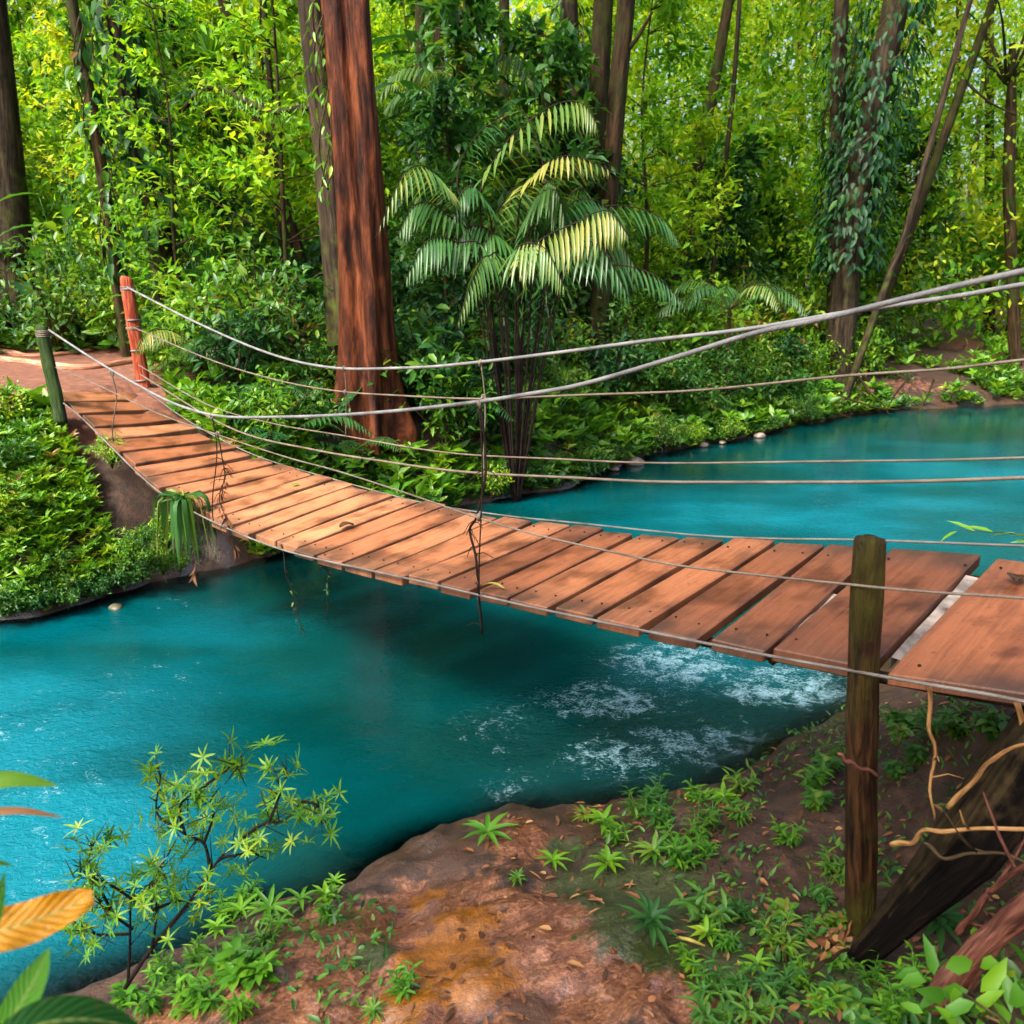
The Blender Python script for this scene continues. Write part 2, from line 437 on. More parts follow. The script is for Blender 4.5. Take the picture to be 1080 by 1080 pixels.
# flat, trodden landing at the far end of the bridge
_ground0 = ground
LAND = np.array([-6.1, 11.6])
def ground(x, y):
    x = np.asarray(x, float); y = np.asarray(y, float)
    h = _ground0(x, y)
    r = np.hypot(x - LAND[0], (y - LAND[1]))
    r2 = np.hypot((x + 8.5) / 1.6, (y - 14.0) / 1.1)
    w = np.maximum(sstep(2.0, .6, r), sstep(3.0, 1.2, r2))
    h = h * (1 - w) + 1.97 * w
    # the bank is cut back under the bridge so that the deck stays clear of it
    t = (x - 1.57) * -.70711 + (y - 3.39) * .70711; f = (x - 1.57) * .70711 + (y - 3.39) * .70711
    zd = HC + np.interp(t, [0, 2, 4, 5.7, 7, 8.2, 9.2, 9.9, 10.3], [-1.6, -1.86, -2.07, -2.16, -2.1, -1.99, -1.80, -1.60, -1.5])
    sk = t - .85 * sstep(7.2, 10.6, t) * np.clip(f / 1.25, 0, 1)
    k = sstep(-.32, -.04, f) * sstep(2.05, 1.4, f) * sstep(3, 4, t) * sstep(10.2, 9.97, sk)
    low = np.minimum(h, zd - .24 - .15 * sstep(9.6, 8.5, t))
    return h * (1 - k) + low * k

# ------------------------------------------------------------------ ground sheet
def axis(lo, hi, fine_lo, fine_hi, step, grow=1.18):
    a = list(np.arange(fine_lo, fine_hi, step))
    s = step; x = a[-1]
    while x < hi: s = min(s * grow, 60); x += s; a.append(x)
    s = step; x = a[0]; b = []
    while x > lo: s = min(s * grow, 60); x -= s; b.append(x)
    return np.array(b[::-1] + a)

def grid(xs, ys, zf):
    X, Y = np.meshgrid(xs, ys, indexing='xy')
    Z = zf(X, Y)
    nx, ny = len(xs), len(ys)
    i, j = np.meshgrid(np.arange(nx - 1), np.arange(ny - 1), indexing='xy')
    a = j * nx + i
    q = np.stack([a, a + 1, a + nx + 1, a + nx], -1).reshape(-1, 4)
    return X, Y, Z, q

xs = axis(-400, 400, -3.0, 3.6, .035, 1.06); ys = axis(-60, 600, 1.6, 6.6, .035, 1.045)
X, Y, Z, q = grid(xs, ys, ground)
mb = MB(); mb.add(np.stack([X, Y, Z], -1).reshape(-1, 3), [q])

def ground_mat():
    m, nt = newmat('bank_soil')
    pos = position(nt)
    n1 = noise(nt, 2.2, 6, pos); n2 = noise(nt, 9, 6, pos, .65); n3 = noise(nt, 45, 4, pos, .7); n4 = noise(nt, .8, 4, pos)
    soil = ramp(nt, [(.25, (.012, .006, .003)), (.5, (.036, .016, .008)), (.75, (.085, .038, .02))], n2).outputs[0]
    path = ramp(nt, [(.3, (.07, .024, .013)), (.55, (.17, .062, .034)), (.8, (.31, .145, .095))], n2).outputs[0]
    rock = ramp(nt, [(.34, (.028, .009, .004)), (.5, (.13, .045, .018)), (.68, (.36, .165, .085))], math_(nt, 'ADD', math_(nt, 'MULTIPLY', n3, .55), math_(nt, 'MULTIPLY', n2, .45))).outputs[0]
    orange = ramp(nt, [(.3, (.07, .022, .001)), (.7, (.28, .095, .003))], n2).outputs[0]
    mossc = ramp(nt, [(.3, (.008, .010, .002)), (.55, (.028, .038, .005)), (.8, (.075, .085, .012))], n3).outputs[0]
    wob = math_(nt, 'MULTIPLY', math_(nt, 'SUBTRACT', n2, .5), 1.3)
    def mask(name, lo=.4, hi=.6):
        return ramp(nt, [(lo, (0, 0, 0)), (hi, (1, 1, 1))], math_(nt, 'ADD', attr(nt, name), wob)).outputs[0]
    c = mixc(nt, soil, path, mask('path'))
    c = mixc(nt, c, rock, mask('rock'))
    c = mixc(nt, c, orange, mask('stain'))
    c = mixc(nt, c, mossc, mask('moss', .28, .46))
    c = mixc(nt, c, (.055, .026, .014), math_(nt, 'MULTIPLY', mask('wet'), .85))
    h = math_(nt, 'ADD', math_(nt, 'MULTIPLY', n2, .8), math_(nt, 'MULTIPLY', n3, .45))
    rg = math_(nt, 'SUBTRACT', .75, math_(nt, 'MULTIPLY', math_(nt, 'MULTIPLY', attr(nt, 'gloss'), ramp(nt, [(.42, (.25, .25, .25)), (.58, (1, 1, 1))], n1).outputs[0]), .62))
    pg = principled(nt, c, rg, bump(nt, h, .8, .03), .5)
    nt.links.new(math_(nt, 'MULTIPLY', attr(nt, 'gloss'), ramp(nt, [(.45, (0, 0, 0)), (.56, (1, 1, 1))], n1).outputs[0]), pg.inputs['Coat Weight'])   # a film of water on the rock
    pg.inputs['Coat Roughness'].default_value = .12; pg.inputs['Coat IOR'].default_value = 1.6
    nt.links.new(bump(nt, n2, .35, .03), pg.inputs['Coat Normal'])
    out(nt, pg.outputs[0])
    return m
M['ground'] = ground_mat()
g = mb.build('ground', M['ground']); tag(g, kind='structure')
gd, gnear = shore(X, Y)

def put(me, name, arr):
    a = me.attributes.new(name, 'FLOAT', 'POINT'); a.data.foreach_set('value', np.asarray(arr, np.float32).ravel())
def blob(pts, X, Y):
    """soft-edged patches given as (px, py, radius in metres, stretch) on the near bank"""
    w = np.zeros_like(X)
    for px, py, z, r in pts:
        p = at_z(px, py, z)
        w = np.maximum(w, np.clip(1.25 - np.hypot(X - p[0], Y - p[1]) / r, 0, 1))
    return w
nr = gnear & (gd > -1)
rockw = np.where(nr, blob([(360, 990, .35, .5), (450, 960, .4, .5), (300, 1040, .4, .45), (430, 1060, .5, .6), (560, 990, .45, .45), (600, 1060, .55, .5), (700, 1060, .6, .35), (560, 905, .25, .35), (200, 1060, .3, .3)], X, Y), 0)
stain = np.where(nr, blob([(470, 1010, .5, .27), (500, 1050, .5, .26), (420, 1070, .5, .2), (450, 940, .35, .13), (490, 990, .4, .22)], X, Y), 0)
moss = np.where(nr, blob([(660, 950, .42, .42), (700, 1010, .5, .4), (780, 1000, .55, .35), (850, 1060, .6, .4), (620, 950, .4, .2), (740, 1040, .55, .25), (395, 1010, .45, .12), (600, 915, .25, .15)], X, Y), 0)
wet = np.clip(1.05 - np.maximum(gd, 0) / np.where(gnear, .42, .35), 0, 1)
wet = np.maximum(wet, np.where(nr, blob([(600, 880, .18, .38), (700, 870, .2, .35), (480, 915, .2, .22), (560, 1075, .6, .14), (470, 930, .3, .14)], X, Y), 0))
pw = np.maximum(sstep(2.6, 1.3, np.hypot(X - LAND[0], Y - LAND[1])), sstep(1.7, .9, np.hypot((X + 8.8) / 3.4, (Y - 14.2) / 2.6)))
pr = at_z(1010, 352, 1.3)
pw = np.maximum(pw, sstep(1.5, .6, np.hypot((X - pr[0]) / 2.6, (Y - pr[1]) / 3)))
pe = at_z(950, 395, .9)
pw = np.maximum(pw, .55 * sstep(1.5, .6, np.hypot((X - pe[0]) / 3.5, (Y - pe[1]) / 2)))
pw = np.where(gd > .2, pw, 0)
moss = np.maximum(moss, np.where(gnear, 0, .22 * sstep(.1, .7, gd) * (1 - np.clip(pw, 0, 1))))
for n_, a_ in (('rock', rockw), ('stain', stain), ('moss', moss), ('wet', wet), ('path', pw), ('gloss', np.maximum(np.maximum(rockw * .9, wet), stain * 1.1))): put(g.data, n_, a_)

# ------------------------------------------------------------------ water
def water_mat():
    m, nt = newmat('mineral_water')
    pos = position(nt)
    big = noise(nt, .45, 4, mapping(nt, pos, (1, 1.6, 1)), .5)
    col = ramp(nt, [(.25, (.0, .026, .025)), (.5, (.0, .041, .045)), (.75, (.0, .066, .085)), (1, (.002, .115, .155))], math_(nt, 'ADD', math_(nt, 'MULTIPLY', math_(nt, 'SUBTRACT', big, .5), 1.1), math_(nt, 'MULTIPLY_ADD', attr(nt, 'lit_zone'), .62, .34))).outputs[0]
    chop = attr(nt, 'chop')
    w1 = noise(nt, 3.2, 3, mapping(nt, pos, (1.0, 1.7, 1)), .55, .6)
    w2 = noise(nt, 15, 3, mapping(nt, pos, (1, 1.25, 1)), .6, .9)
    h = math_(nt, 'ADD', math_(nt, 'MULTIPLY', w1, math_(nt, 'ADD', .3, chop)), math_(nt, 'MULTIPLY', w2, math_(nt, 'ADD', .12, math_(nt, 'MULTIPLY', chop, 1.2))))
    nrm = bump(nt, h, .32, .06)
    fo = attr(nt, 'sky_glint')
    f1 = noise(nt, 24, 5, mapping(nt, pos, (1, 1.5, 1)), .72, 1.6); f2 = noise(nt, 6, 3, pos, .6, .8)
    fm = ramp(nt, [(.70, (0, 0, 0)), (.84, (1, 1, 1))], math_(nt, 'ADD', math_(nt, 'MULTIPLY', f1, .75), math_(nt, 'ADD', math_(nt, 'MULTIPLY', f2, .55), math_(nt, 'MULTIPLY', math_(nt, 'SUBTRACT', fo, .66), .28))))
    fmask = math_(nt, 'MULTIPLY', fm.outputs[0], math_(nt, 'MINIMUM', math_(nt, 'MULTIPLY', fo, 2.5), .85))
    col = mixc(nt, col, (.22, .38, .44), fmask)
    p = principled(nt, col, .07, nrm, .5); p.inputs['IOR'].default_value = 1.33
    tr = nt.nodes.new('ShaderNodeBsdfTransparent'); tr.inputs[0].default_value = (.62, .80, .76, 1)
    gl = nt.nodes.new('ShaderNodeBsdfGlossy'); gl.inputs['Roughness'].default_value = .05; nt.links.new(nrm, gl.inputs['Normal'])
    fr = nt.nodes.new('ShaderNodeFresnel'); fr.inputs['IOR'].default_value = 1.33; nt.links.new(nrm, fr.inputs['Normal'])
    thin = nt.nodes.new('ShaderNodeMixShader'); nt.links.new(fr.outputs[0], thin.inputs[0]); nt.links.new(tr.outputs[0], thin.inputs[1]); nt.links.new(gl.outputs[0], thin.inputs[2])
    mx = nt.nodes.new('ShaderNodeMixShader'); nt.links.new(attr(nt, 'murk'), mx.inputs[0])
    nt.links.new(thin.outputs[0], mx.inputs[1]); nt.links.new(p.outputs[0], mx.inputs[2])
    out(nt, mx.outputs[0])
    return m
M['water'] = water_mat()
wx = axis(-58, 88, -8, 7, .09, 1.08); wy = axis(-14, 40, 2.4, 14, .09, 1.08)
WX, WY, WZ, wq = grid(wx, wy, lambda x, y: np.zeros_like(x))
wmb = MB(); wmb.add(np.stack([WX, WY, WZ], -1).reshape(-1, 3), [wq])
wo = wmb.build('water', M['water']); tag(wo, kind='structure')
dep = np.maximum(-_ground0(WX, WY), 0)
put(wo.data, 'murk', sstep(.05, .55, dep))
def wblob(pts):
    w = np.zeros_like(WX)
    for px, py, rx, ry in pts:
        p = at_z(px, py, 0); w = np.maximum(w, sstep(1.3, .3, np.hypot((WX - p[0]) / rx, (WY - p[1]) / ry)))
    return w
chop = np.maximum(wblob([(20, 830, 1.6, 1.3), (60, 960, 1.0, 1.0), (0, 760, 2.0, 1.0)]), wblob([(740, 710, 1.0, .9), (850, 725, 1.2, .7), (690, 790, .7, .6), (530, 770, .4, .5)]))
chop = np.maximum(chop, .35 * wblob([(160, 650, 2.5, .7), (960, 560, 3, 2)]))
put(wo.data, 'chop', np.clip(chop * (.5 + .9 * fbm(WX * .9, WY * .9, 44)), 0, 1))

sky_glint = np.maximum(wblob([(715, 700, .9, .7), (840, 725, 1.1, .6)]), .9 * wblob([(745, 785, .9, .5), (650, 800, .6, .45), (640, 740, .9, .5)])); sky_glint = np.maximum(sky_glint, .62 * wblob([(525, 765, .5, .6), (545, 830, .4, .4)]))  # sky glints on the ripples, painted as pale foam-like patches
sky_glint = np.maximum(sky_glint, .5 * wblob([(20, 830, 1.0, .7), (60, 950, .7, .5), (20, 760, 1.2, .5), (100, 880, .9, .8)])); sky_glint = np.maximum(sky_glint, .42 * wblob([(150, 635, 1.6, .3), (560, 545, 1.5, .6), (140, 720, 1.5, .8), (900, 530, 1.5, .8)]))
put(wo.data, 'sky_glint', sky_glint)
lit_zone = np.maximum(wblob([(-40, 760, 2.6, 1.6), (40, 900, 1.6, 1.2)]), .8 * wblob([(900, 540, 5.0, 2.6), (1080, 500, 5, 3)]))  # stretches where light falls on the river, painted brighter into the water colour
lit_zone = np.maximum(lit_zone, .55 * wblob([(740, 705, 1.2, .7), (120, 660, 2.4, .8)]))
put(wo.data, 'lit_zone', lit_zone)

# ------------------------------------------------------------------ the bridge
ANG = radians(135); U = np.array([cos(ANG), sin(ANG)]); NR = np.array([sin(ANG), -cos(ANG)])   # along the bridge (away), across it (away from camera)
P0 = np.array([1.57, 3.39]); WID = 1.25
def on_plane(px, py, off):
    """the point of this sight line in the upright plane that runs along the bridge, off metres across it -> (t, z)"""
    d = ray(px, py); o = P0 + NR * off
    s = (NR @ o) / (NR @ d[:2]); p = CAM + d * s
    return U @ (p[:2] - o), p[2]
def b3(t, off, z):
    q = P0 + U * t + NR * off
    return np.array([q[0], q[1], z])
Lp = [(65, 418), (85, 437), (110, 461), (130, 480), (160, 505), (200, 531), (250, 555), (300, 573), (360, 588), (440, 607), (487, 615), (533, 628), (580, 637), (633, 648), (687, 661), (740, 671), (810, 685), (897, 698), (921, 705), (1076, 736)]
Rp = [(130, 405), (155, 425), (183, 440), (216, 457), (233, 467), (267, 481), (300, 490), (353, 507), (397, 519), (427, 527), (453, 533), (487, 538), (520, 543), (553, 548), (607, 555), (650, 559), (702, 565), (760, 569), (813, 573), (860, 575), (900, 577), (1017, 587), (1080, 591)]
def profile(px, off):
    a = np.array([on_plane(x, y, off) for x, y in px]); o = np.argsort(a[:, 0]); a = a[o]
    c = np.polyfit(a[:, 0], a[:, 1], 5); lo, hi = a[0, 0], a[-1, 0]; sl = np.polyval(np.polyder(c), lo)
    return lambda t: np.where(t < lo, np.polyval(c, lo) + (t - lo) * sl * .5, np.polyval(c, np.minimum(t, hi + .3)))
zL, zR = profile(Lp, 0.0), profile(Rp, WID)
bridge = tag(empty('hanging_bridge', b3(-.5, WID / 2, 0)), 'sagging hanging footbridge of orange brown planks strung over the turquoise river', 'bridge')
BO = np.array(bridge.location)

seams = [9.95]
_t = 9.95
while _t > .75:
    _t -= .352 + random.uniform(-.03, .03); seams.append(_t)
seams = [s for s in seams if s > .7] + [.52, -.02, -.78, -1.5, -2.1]
mb = MB(); darken = []
for k, (t1, t0) in enumerate(zip(seams[:-1], seams[1:])):
    gap = .027
    a, b = t0 + gap * .9 + (.035 if abs(t0) < .1 else 0), t1 - gap * .9
    e0, e1 = -random.uniform(-.02, .06), WID + random.uniform(-.04, .06)
    na, ns = 5, 9
    tt = np.linspace(a, b, na); ss = np.linspace(e0, e1, ns)
    ph, amp, tw = random.uniform(0, 6), random.uniform(.002, .009), random.uniform(-.012, .012)
    skew = random.uniform(-.03, .03)
    th = random.uniform(.055, .072)
    top = np.zeros((na, ns, 3)); wc = np.zeros((na, ns, 3)); dm = np.zeros((na, ns))
    for i, t in enumerate(tt):
        for j, s in enumerate(ss):
            f = s / WID; tm = (a + b) / 2
            dt_ = .85 * float(sstep(7.0, 9.9, tm))
            zr_ = lambda q_: zR(q_ + dt_)
            z = (1 - f) * zL(tm) + f * zr_(tm) + (t - tm) * ((1 - f) * (zL(tm + .1) - zL(tm - .1)) + f * (zr_(tm + .1) - zr_(tm - .1))) / .2
            z += amp * sin(ph + s * 3) + tw * (t - tm) * 2 + .006 * (f - .5) * sin(ph * 3)
            top[i, j] = b3(t + dt_ * f + skew * (f - .5) * 2 * .5, s, z)
            wc[i, j] = (s, t, k * 7.3)
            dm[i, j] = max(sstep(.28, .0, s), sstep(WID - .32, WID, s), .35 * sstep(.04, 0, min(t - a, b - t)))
    bot = top - np.array([0, 0, th])
    n = na * ns
    V = np.vstack([top.reshape(-1, 3), bot.reshape(-1, 3)])
    i, j = np.meshgrid(np.arange(na - 1), np.arange(ns - 1), indexing='ij'); c0 = (i * ns + j).ravel()
    tf = np.stack([c0, c0 + ns, c0 + ns + 1, c0 + 1], -1)
    edge = [np.arange(ns), np.arange(ns) * 1 + (na - 1) * ns, np.arange(na) * ns, np.arange(na) * ns + ns - 1]
    side = []
    for ei, e in enumerate(edge):
        for p_, q_ in zip(e[:-1], e[1:]):
            side.append([p_, q_, q_ + n, p_ + n] if ei in (0, 3) else [q_, p_, p_ + n, q_ + n])
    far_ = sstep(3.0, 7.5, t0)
    tint = float(np.clip(.24 + .26 * far_ + .42 * math.exp(-((t0 - 5.0) / 1.4) ** 2) + random.uniform(-.2, .22), 0, 1))  # sunlit stretch at mid-span painted into the plank tone; paler towards the far end
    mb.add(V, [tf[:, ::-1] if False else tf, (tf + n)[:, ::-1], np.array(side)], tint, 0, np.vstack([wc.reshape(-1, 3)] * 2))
    darken.append(np.concatenate([dm.ravel(), np.full(n, .8)]))
nail = MB()
for k, (t1, t0) in enumerate(zip(seams[8:-1], seams[9:])):
    for o_ in (.11, WID - .12):
        for t_ in (t0 + .09, t1 - .09):
            t_ += random.uniform(-.02, .02); oo = o_ + random.uniform(-.02, .02)
            c = b3(t_, oo, (1 - oo / WID) * zL(t_) + oo / WID * zR(t_) + .001)
            tube(nail, np.array([c, c + (0, 0, .007)]), .0065, 6)
nl = nail.build('nails', M['wood_dark'], bridge, loc=-BO); nl['kind'] = 'stuff'
me = mb.mesh('deck', M['wood'], smooth=False); put(me, 'darken', np.concatenate(darken))
bm = bmesh.new(); bm.from_mesh(me); bmesh.ops.recalc_face_normals(bm, faces=bm.faces)
sharp = [e for e in bm.edges if len(e.link_faces) == 2 and e.calc_face_angle(0) > .8]
bmesh.ops.bevel(bm, geom=sharp, offset=.006, segments=1, affect='EDGES', profile=.5)
bm.to_mesh(me); bm.free()
deck = link('deck', me, bridge); deck.location = -BO

mb = MB()
for off in (.10, WID - .10):
    tt = np.linspace(-2.1, 9.95, 70)
    P = np.array([b3(t, off, (1 - off / WID) * zL(t) + off / WID * zR(t) - .085) for t in tt])
    tube(mb, P, .028, 6)
for i, s in enumerate(seams[1:-2]):
    if i % 2 == 0 and s < 9.5:
        w = np.array([random.uniform(.022, .036), random.uniform(.03, .04)])
        l0, l1 = .07, WID - .05
        P = np.array([b3(s + random.uniform(-.02, .02), o, (1 - o / WID) * zL(s) + o / WID * zR(s) - .10) for o in (l0, .4, .8, l1)])
        tube(mb, P, w[0], 5)
o = mb.build('underframe', M['wood_dark'], bridge, loc=-BO)

mb = MB()
for s_, w_ in ((.525, .035), (-.03, .06)):
    na_, nb_ = 3, 7
    V = np.array([[b3(s_ - w_ + a_ * .06, o_, (1 - o_ / WID) * zL(s_) + o_ / WID * zR(s_) - .045 - h_ + .008 * sin(o_ * 19)) for a_ in (0, 1, 2)] for h_ in (0, .06) for o_ in np.linspace(*((.16, .72) if s_ > .2 else (.2, 1.08)), nb_)])
    V = V.reshape(2, nb_, na_, 3); idx = np.arange(2 * nb_ * na_).reshape(2, nb_, na_)
    def qd(A, B): return np.stack([A[:-1].ravel(), A[1:].ravel(), B[1:].ravel(), B[:-1].ravel()], -1)
    fs = [qd(idx[0, :, 0], idx[0, :, 1]), qd(idx[0, :, 1], idx[0, :, 2]), qd(idx[1, :, 0], idx[0, :, 0]), qd(idx[0, :, 2], idx[1, :, 2])]
    mb.add(V.reshape(-1, 3), fs, .5, 0, V.reshape(-1, 3))
o = mb.build('lit_edge_strip', M['lit_edge'], bridge, smooth=False, loc=-BO); o['label'] = 'pale grey strip painted for the lit edge in the gaps'  # pale strip added to stand for light on the edge beneath the gap

def strand(name, pts, off, r, mat, parent=bridge, n=90, ext=None, seg=8):
    tz = np.array([on_plane(x, y, off) for x, y in pts])
    if ext: tz = np.vstack([tz, ext])
    P = spline([b3(t, off, z) for t, z in tz], n)
    P = P + np.stack([0 * P[:, 0], 0 * P[:, 0], .004 * np.sin(np.linspace(0, 30, n))], 1)
    mb = MB(); tube(mb, P, r, seg)
    o = mb.build(name, mat, parent); o.location = -BO if parent is bridge else (0, 0, 0)
    return P
def tz_end(pts, off, dt):
    a, b = np.array(on_plane(*pts[-2], off)), np.array(on_plane(*pts[-1], off))
    s = (b - a) / (a[0] - b[0]); return [tuple(b + s * dt * k) for k in (.5, 1)]
NO, FO = -.10, WID + .08
railN = [(47, 345), (100, 380), (160, 414), (200, 431), (240, 440), (300, 440), (360, 437), (430, 432), (500, 425), (560, 415), (620, 403), (720, 375), (800, 351), (860, 337), (960, 313), (1080, 287)]
railF = [(134, 303), (200, 337), (280, 371), (350, 388), (430, 388), (500, 382), (600, 371), (700, 357), (800, 345), (900, 329), (1000, 313), (1080, 300)]
midF = [(140, 345), (220, 379), (290, 400), (360, 413), (430, 418), (500, 420), (560, 419), (640, 416), (720, 412), (800, 406), (900, 396), (1000, 388), (1080, 380)]
lowF1 = [(146, 385), (215, 425), (290, 447), (370, 461), (480, 478), (600, 485), (720, 488), (900, 487), (1080, 482)]
lowF2 = [(148, 395), (240, 450), (330, 474), (420, 489), (510, 499), (620, 505), (720, 508), (900, 509), (1080, 503)]
edgeF = [(148, 408), (200, 445), (267, 479), (353, 506), (440, 529), (530, 543), (607, 552), (720, 563), (820, 568), (900, 570), (1000, 572), (1080, 576)]
midN = [(52, 385), (100, 405), (160, 433), (220, 455), (300, 482), (360, 498), (430, 520), (500, 545), (560, 563), (653, 583), (720, 597), (815, 609), (915, 618), (1000, 625), (1080, 632)]
edgeN = [(60, 420), (85, 440), (112, 466), (160, 512), (200, 538), (250, 562), (300, 580), (360, 595), (440, 613), (533, 634), (633, 655), (740, 678), (810, 692), (900, 707), (1000, 725), (1080, 741)]
strand('handrail_cable', railN, NO, .0115, M['cable'], ext=tz_end(railN, NO, 2.2))
strand('handrail_cable', railF, FO, .013, M['cable'], ext=tz_end(railF, FO, 2.4))
strand('side_rope', midF, FO, .008, M['rope'], ext=tz_end(midF, FO, 2.4))
strand('side_rope', lowF1, FO, .007, M['rope'], ext=tz_end(lowF1, FO, 2.4))
strand('side_rope', lowF2, FO, .010, M['rope'], ext=tz_end(lowF2, FO, 2.4))
strand('edge_cable', edgeF, FO - .03, .007, M['cable_dark'], ext=tz_end(edgeF, FO, 1.5))
strand('side_rope', midN, NO, .006, M['rope'], ext=tz_end(midN, NO, 1.5))
strand('edge_cable', edgeN, -.085, .008, M['cable_dark'], ext=tz_end(edgeN, -.04, 1.2))

def post(name, base, top, r, mat, label, rings=0, seg=16, chamfer=True):
    base, top = np.asarray(base), np.asarray(top)
    n = 26; s = np.linspace(0, 1, n)
    P = base + (top - base) * s[:, None]
    P[:, 0] += .012 * np.sin(s * 5 + 1); P[:, 1] += .01 * np.sin(s * 4)
    R = r * (1.04 - .08 * s) * (1 + .03 * np.sin(s * 23))
    mbp = MB()
    if chamfer:
        P = np.vstack([P, top + (0, 0, .012), top + (0, 0, .018)]); R = np.concatenate([R, [r * .84, r * .45]])
    rf = lambda s_, a_: 1 + .05 * np.sin(a_ * 3 + s_ * 2) + .03 * np.sin(a_ * 7 + s_ * 5) + .035 * (fbm(a_ * 4 + 0 * s_, s_ * 9 + 0 * a_, 88) - .5) - .05 * (np.abs(np.sin(a_ * 2.5 + s_ * 1.3)) < .07)
    tube(mbp, P, R, seg, rfun=rf)
    o = mbp.build(name, mat, bridge, loc=-BO); o['label'] = label
    if rings:
        mr = MB()
        for k in range(rings):
            c = base + (top - base) * (.22 + .7 * k / (rings - 1)); d = unit(top - base)
            P = np.array([c - d * .012, c + d * .012])
            tube(mr, P, r * 1.07, seg)
        mr.build('wire_wrap', M['cable_dark'], o)
    return o
def bpost(px_base, px_top, off, t_hint, r, mat, label, **kw):
    t, z = on_plane(*px_top, off)
    tb, zb = on_plane(*px_base, off)
    return post('post', b3(tb, off, zb - .25), b3(t, off, z), r, mat, label, **kw)
bpost((152, 412), (134, 294), WID + .22, 0, .088, M['post_red'], 'upright round post of red wood with dark wire bands', rings=4)
bpost((60, 424), (45, 345), -.14, 0, .072, M['post_moss'], 'leaning dark green mossy post at the end of the bridge')
npo = bpost((909, 985), (917, 570), -.015, 0, .066, M['post_near'], 'tall brown post with moss and a worn rounded top', seg=48)
# wire wound round the foot of the near post
tm, zm = on_plane(903, 805, -.015)

# ties between the cables
def tie(pa, pb, off, r, mat, bend=.03, name='tie'):
    a, b = on_plane(*pa, off), on_plane(*pb, off)
    A, B = b3(a[0], off, a[1]), b3(b[0], off, b[1])
    P = np.array([A + (B - A) * s + np.array([bend * sin(s * 5), bend * .5 * sin(s * 7), 0]) for s in np.linspace(0, 1, 14)])
    m_ = MB(); tube(m_, P, r, 6); return m_.build(name, mat, bridge, loc=-BO)
tie((118, 396), (122, 466), NO, .006, M['rope'])
tie((223, 438), (228, 550), NO, .005, M['stem_dark'])
tie((363, 389), (366, 462), FO, .005, M['rope'], .01)
tie((507, 383), (513, 505), FO, .006, M['rope'], .02)
tie((505, 425), (508, 628), NO, .005, M['stem_dark'], .015)

def wrap(px, off, r, n, name='lashing'):
    t, z = on_plane(*px, off); m_ = MB()
    for k in range(n):
        c = b3(t, off, z + (k - n / 2) * .016); a = np.linspace(0, 2 * pi, 13)
        tube(m_, np.stack([c[0] + r * np.cos(a), c[1] + r * np.sin(a), c[2] + .006 * np.sin(a + k)], 1), .009, 6, cap=False)
    return m_.build(name, M['rope'], bridge, loc=-BO)
wrap((46, 351), -.14, .078, 4); wrap((135, 304), WID + .22, .095, 4); wrap((141, 345), WID + .22, .097, 2)
def knot(px, off, r):
    t, z = on_plane(*px, off); c = b3(t, off, z); m_ = MB()
    for k in range(4):
        a = np.linspace(0, 2 * pi, 10); ph = random.uniform(0, 3)
        tube(m_, c + np.stack([r * np.cos(a) * cos(ph), r * np.cos(a) * sin(ph), r * np.sin(a) * 1.1 + random.uniform(-.01, .01)], 1), .007, 5, cap=False)
    return m_.build('knot', M['rope'], bridge, loc=-BO)
for px_ in ((506, 426), (224, 438), (118, 394), (506, 546), (230, 458)): knot(px_, NO, .018)
for px_ in ((363, 389), (507, 383), (364, 414), (510, 420)): knot(px_, FO, .018)
def bark_wrap(mb, c, r, n, mat):
    for k in range(n):
        ph = random.uniform(0, 6)
        P = np.array([c + np.array([r * cos(a + ph), r * sin(a + ph), random.uniform(-.02, .02)]) for a in np.linspace(0, 5, 9)])
        tube(mb, P, .004, 5, mat=mat)

# vines and dry bits caught on the bridge
def hang(name, label, cat, px_path, off, r, mat, twigs=0, leafmat=None, nleaf=0, leafL=.1, leafW=.02, taper=.5, group=None):
    P3 = []
    for x, y in px_path:
        t, z = on_plane(x, y, off); P3.append(b3(t, off, z))
    P = spline(P3, 30)
    P = P + np.stack([.008 * np.sin(np.linspace(0, 14, 30)), .012 * np.cos(np.linspace(0, 11, 30)), 0 * P[:, 0]], 1)
    base = P[0]
    mb = MB(); tube(mb, P - base, np.linspace(r, r * taper, 30), 6)
    for k in range(twigs):
        i = rng.integers(6, 29); d = rdir(1, -.4)[0] * random.uniform(.06, .16)
        tube(mb, np.array([P[i], P[i] + d * .5 + (0, 0, .01), P[i] + d + (0, 0, -.02)]) - base, [.004, .003, .002], 5)
    mats = [mat]
    if nleaf:
        mats.append(leafmat)
        i = rng.integers(12, 30, nleaf)
        leaves(mb, P[i] - base + rng.normal(0, .012, (nleaf, 3)), rdir(nleaf, -1.2), rdir(nleaf), leafL * rng.uniform(.6, 1.2, nleaf), leafW, .2, rng.uniform(0, 1, nleaf), 1)
    o = mb.build(name, mats, loc=base); return tag(o, label, cat, group)
hang('dry_vine', 'dry brown vine with tangled dead roots hanging at the near deck edge', 'vine', [(224, 448), (233, 475), (238, 500), (230, 525), (240, 548), (248, 585)], -.07, .007, M['stem_dark'], 26, M['leaf_dry'], 26, .12, .025)
hang('tied_stick', 'thin dark stick tied upright between handrail and deck edge, yellowish at its foot', 'stick', [(507, 432), (510, 470), (513, 505), (503, 545), (494, 560), (503, 590), (506, 630), (507, 668)], -.07, .008, M['stem_dark'], 14, M['leaf_dry'], 6, .07, .015, 1.0)
hang('trailing_vine', 'slender dark vine trailing from the deck almost to the water', 'vine', [(296, 575), (303, 605), (312, 640), (322, 672)], -.02, .006, M['stem_dark'], 5, M['leaf_dark'], 12, .05, .018)
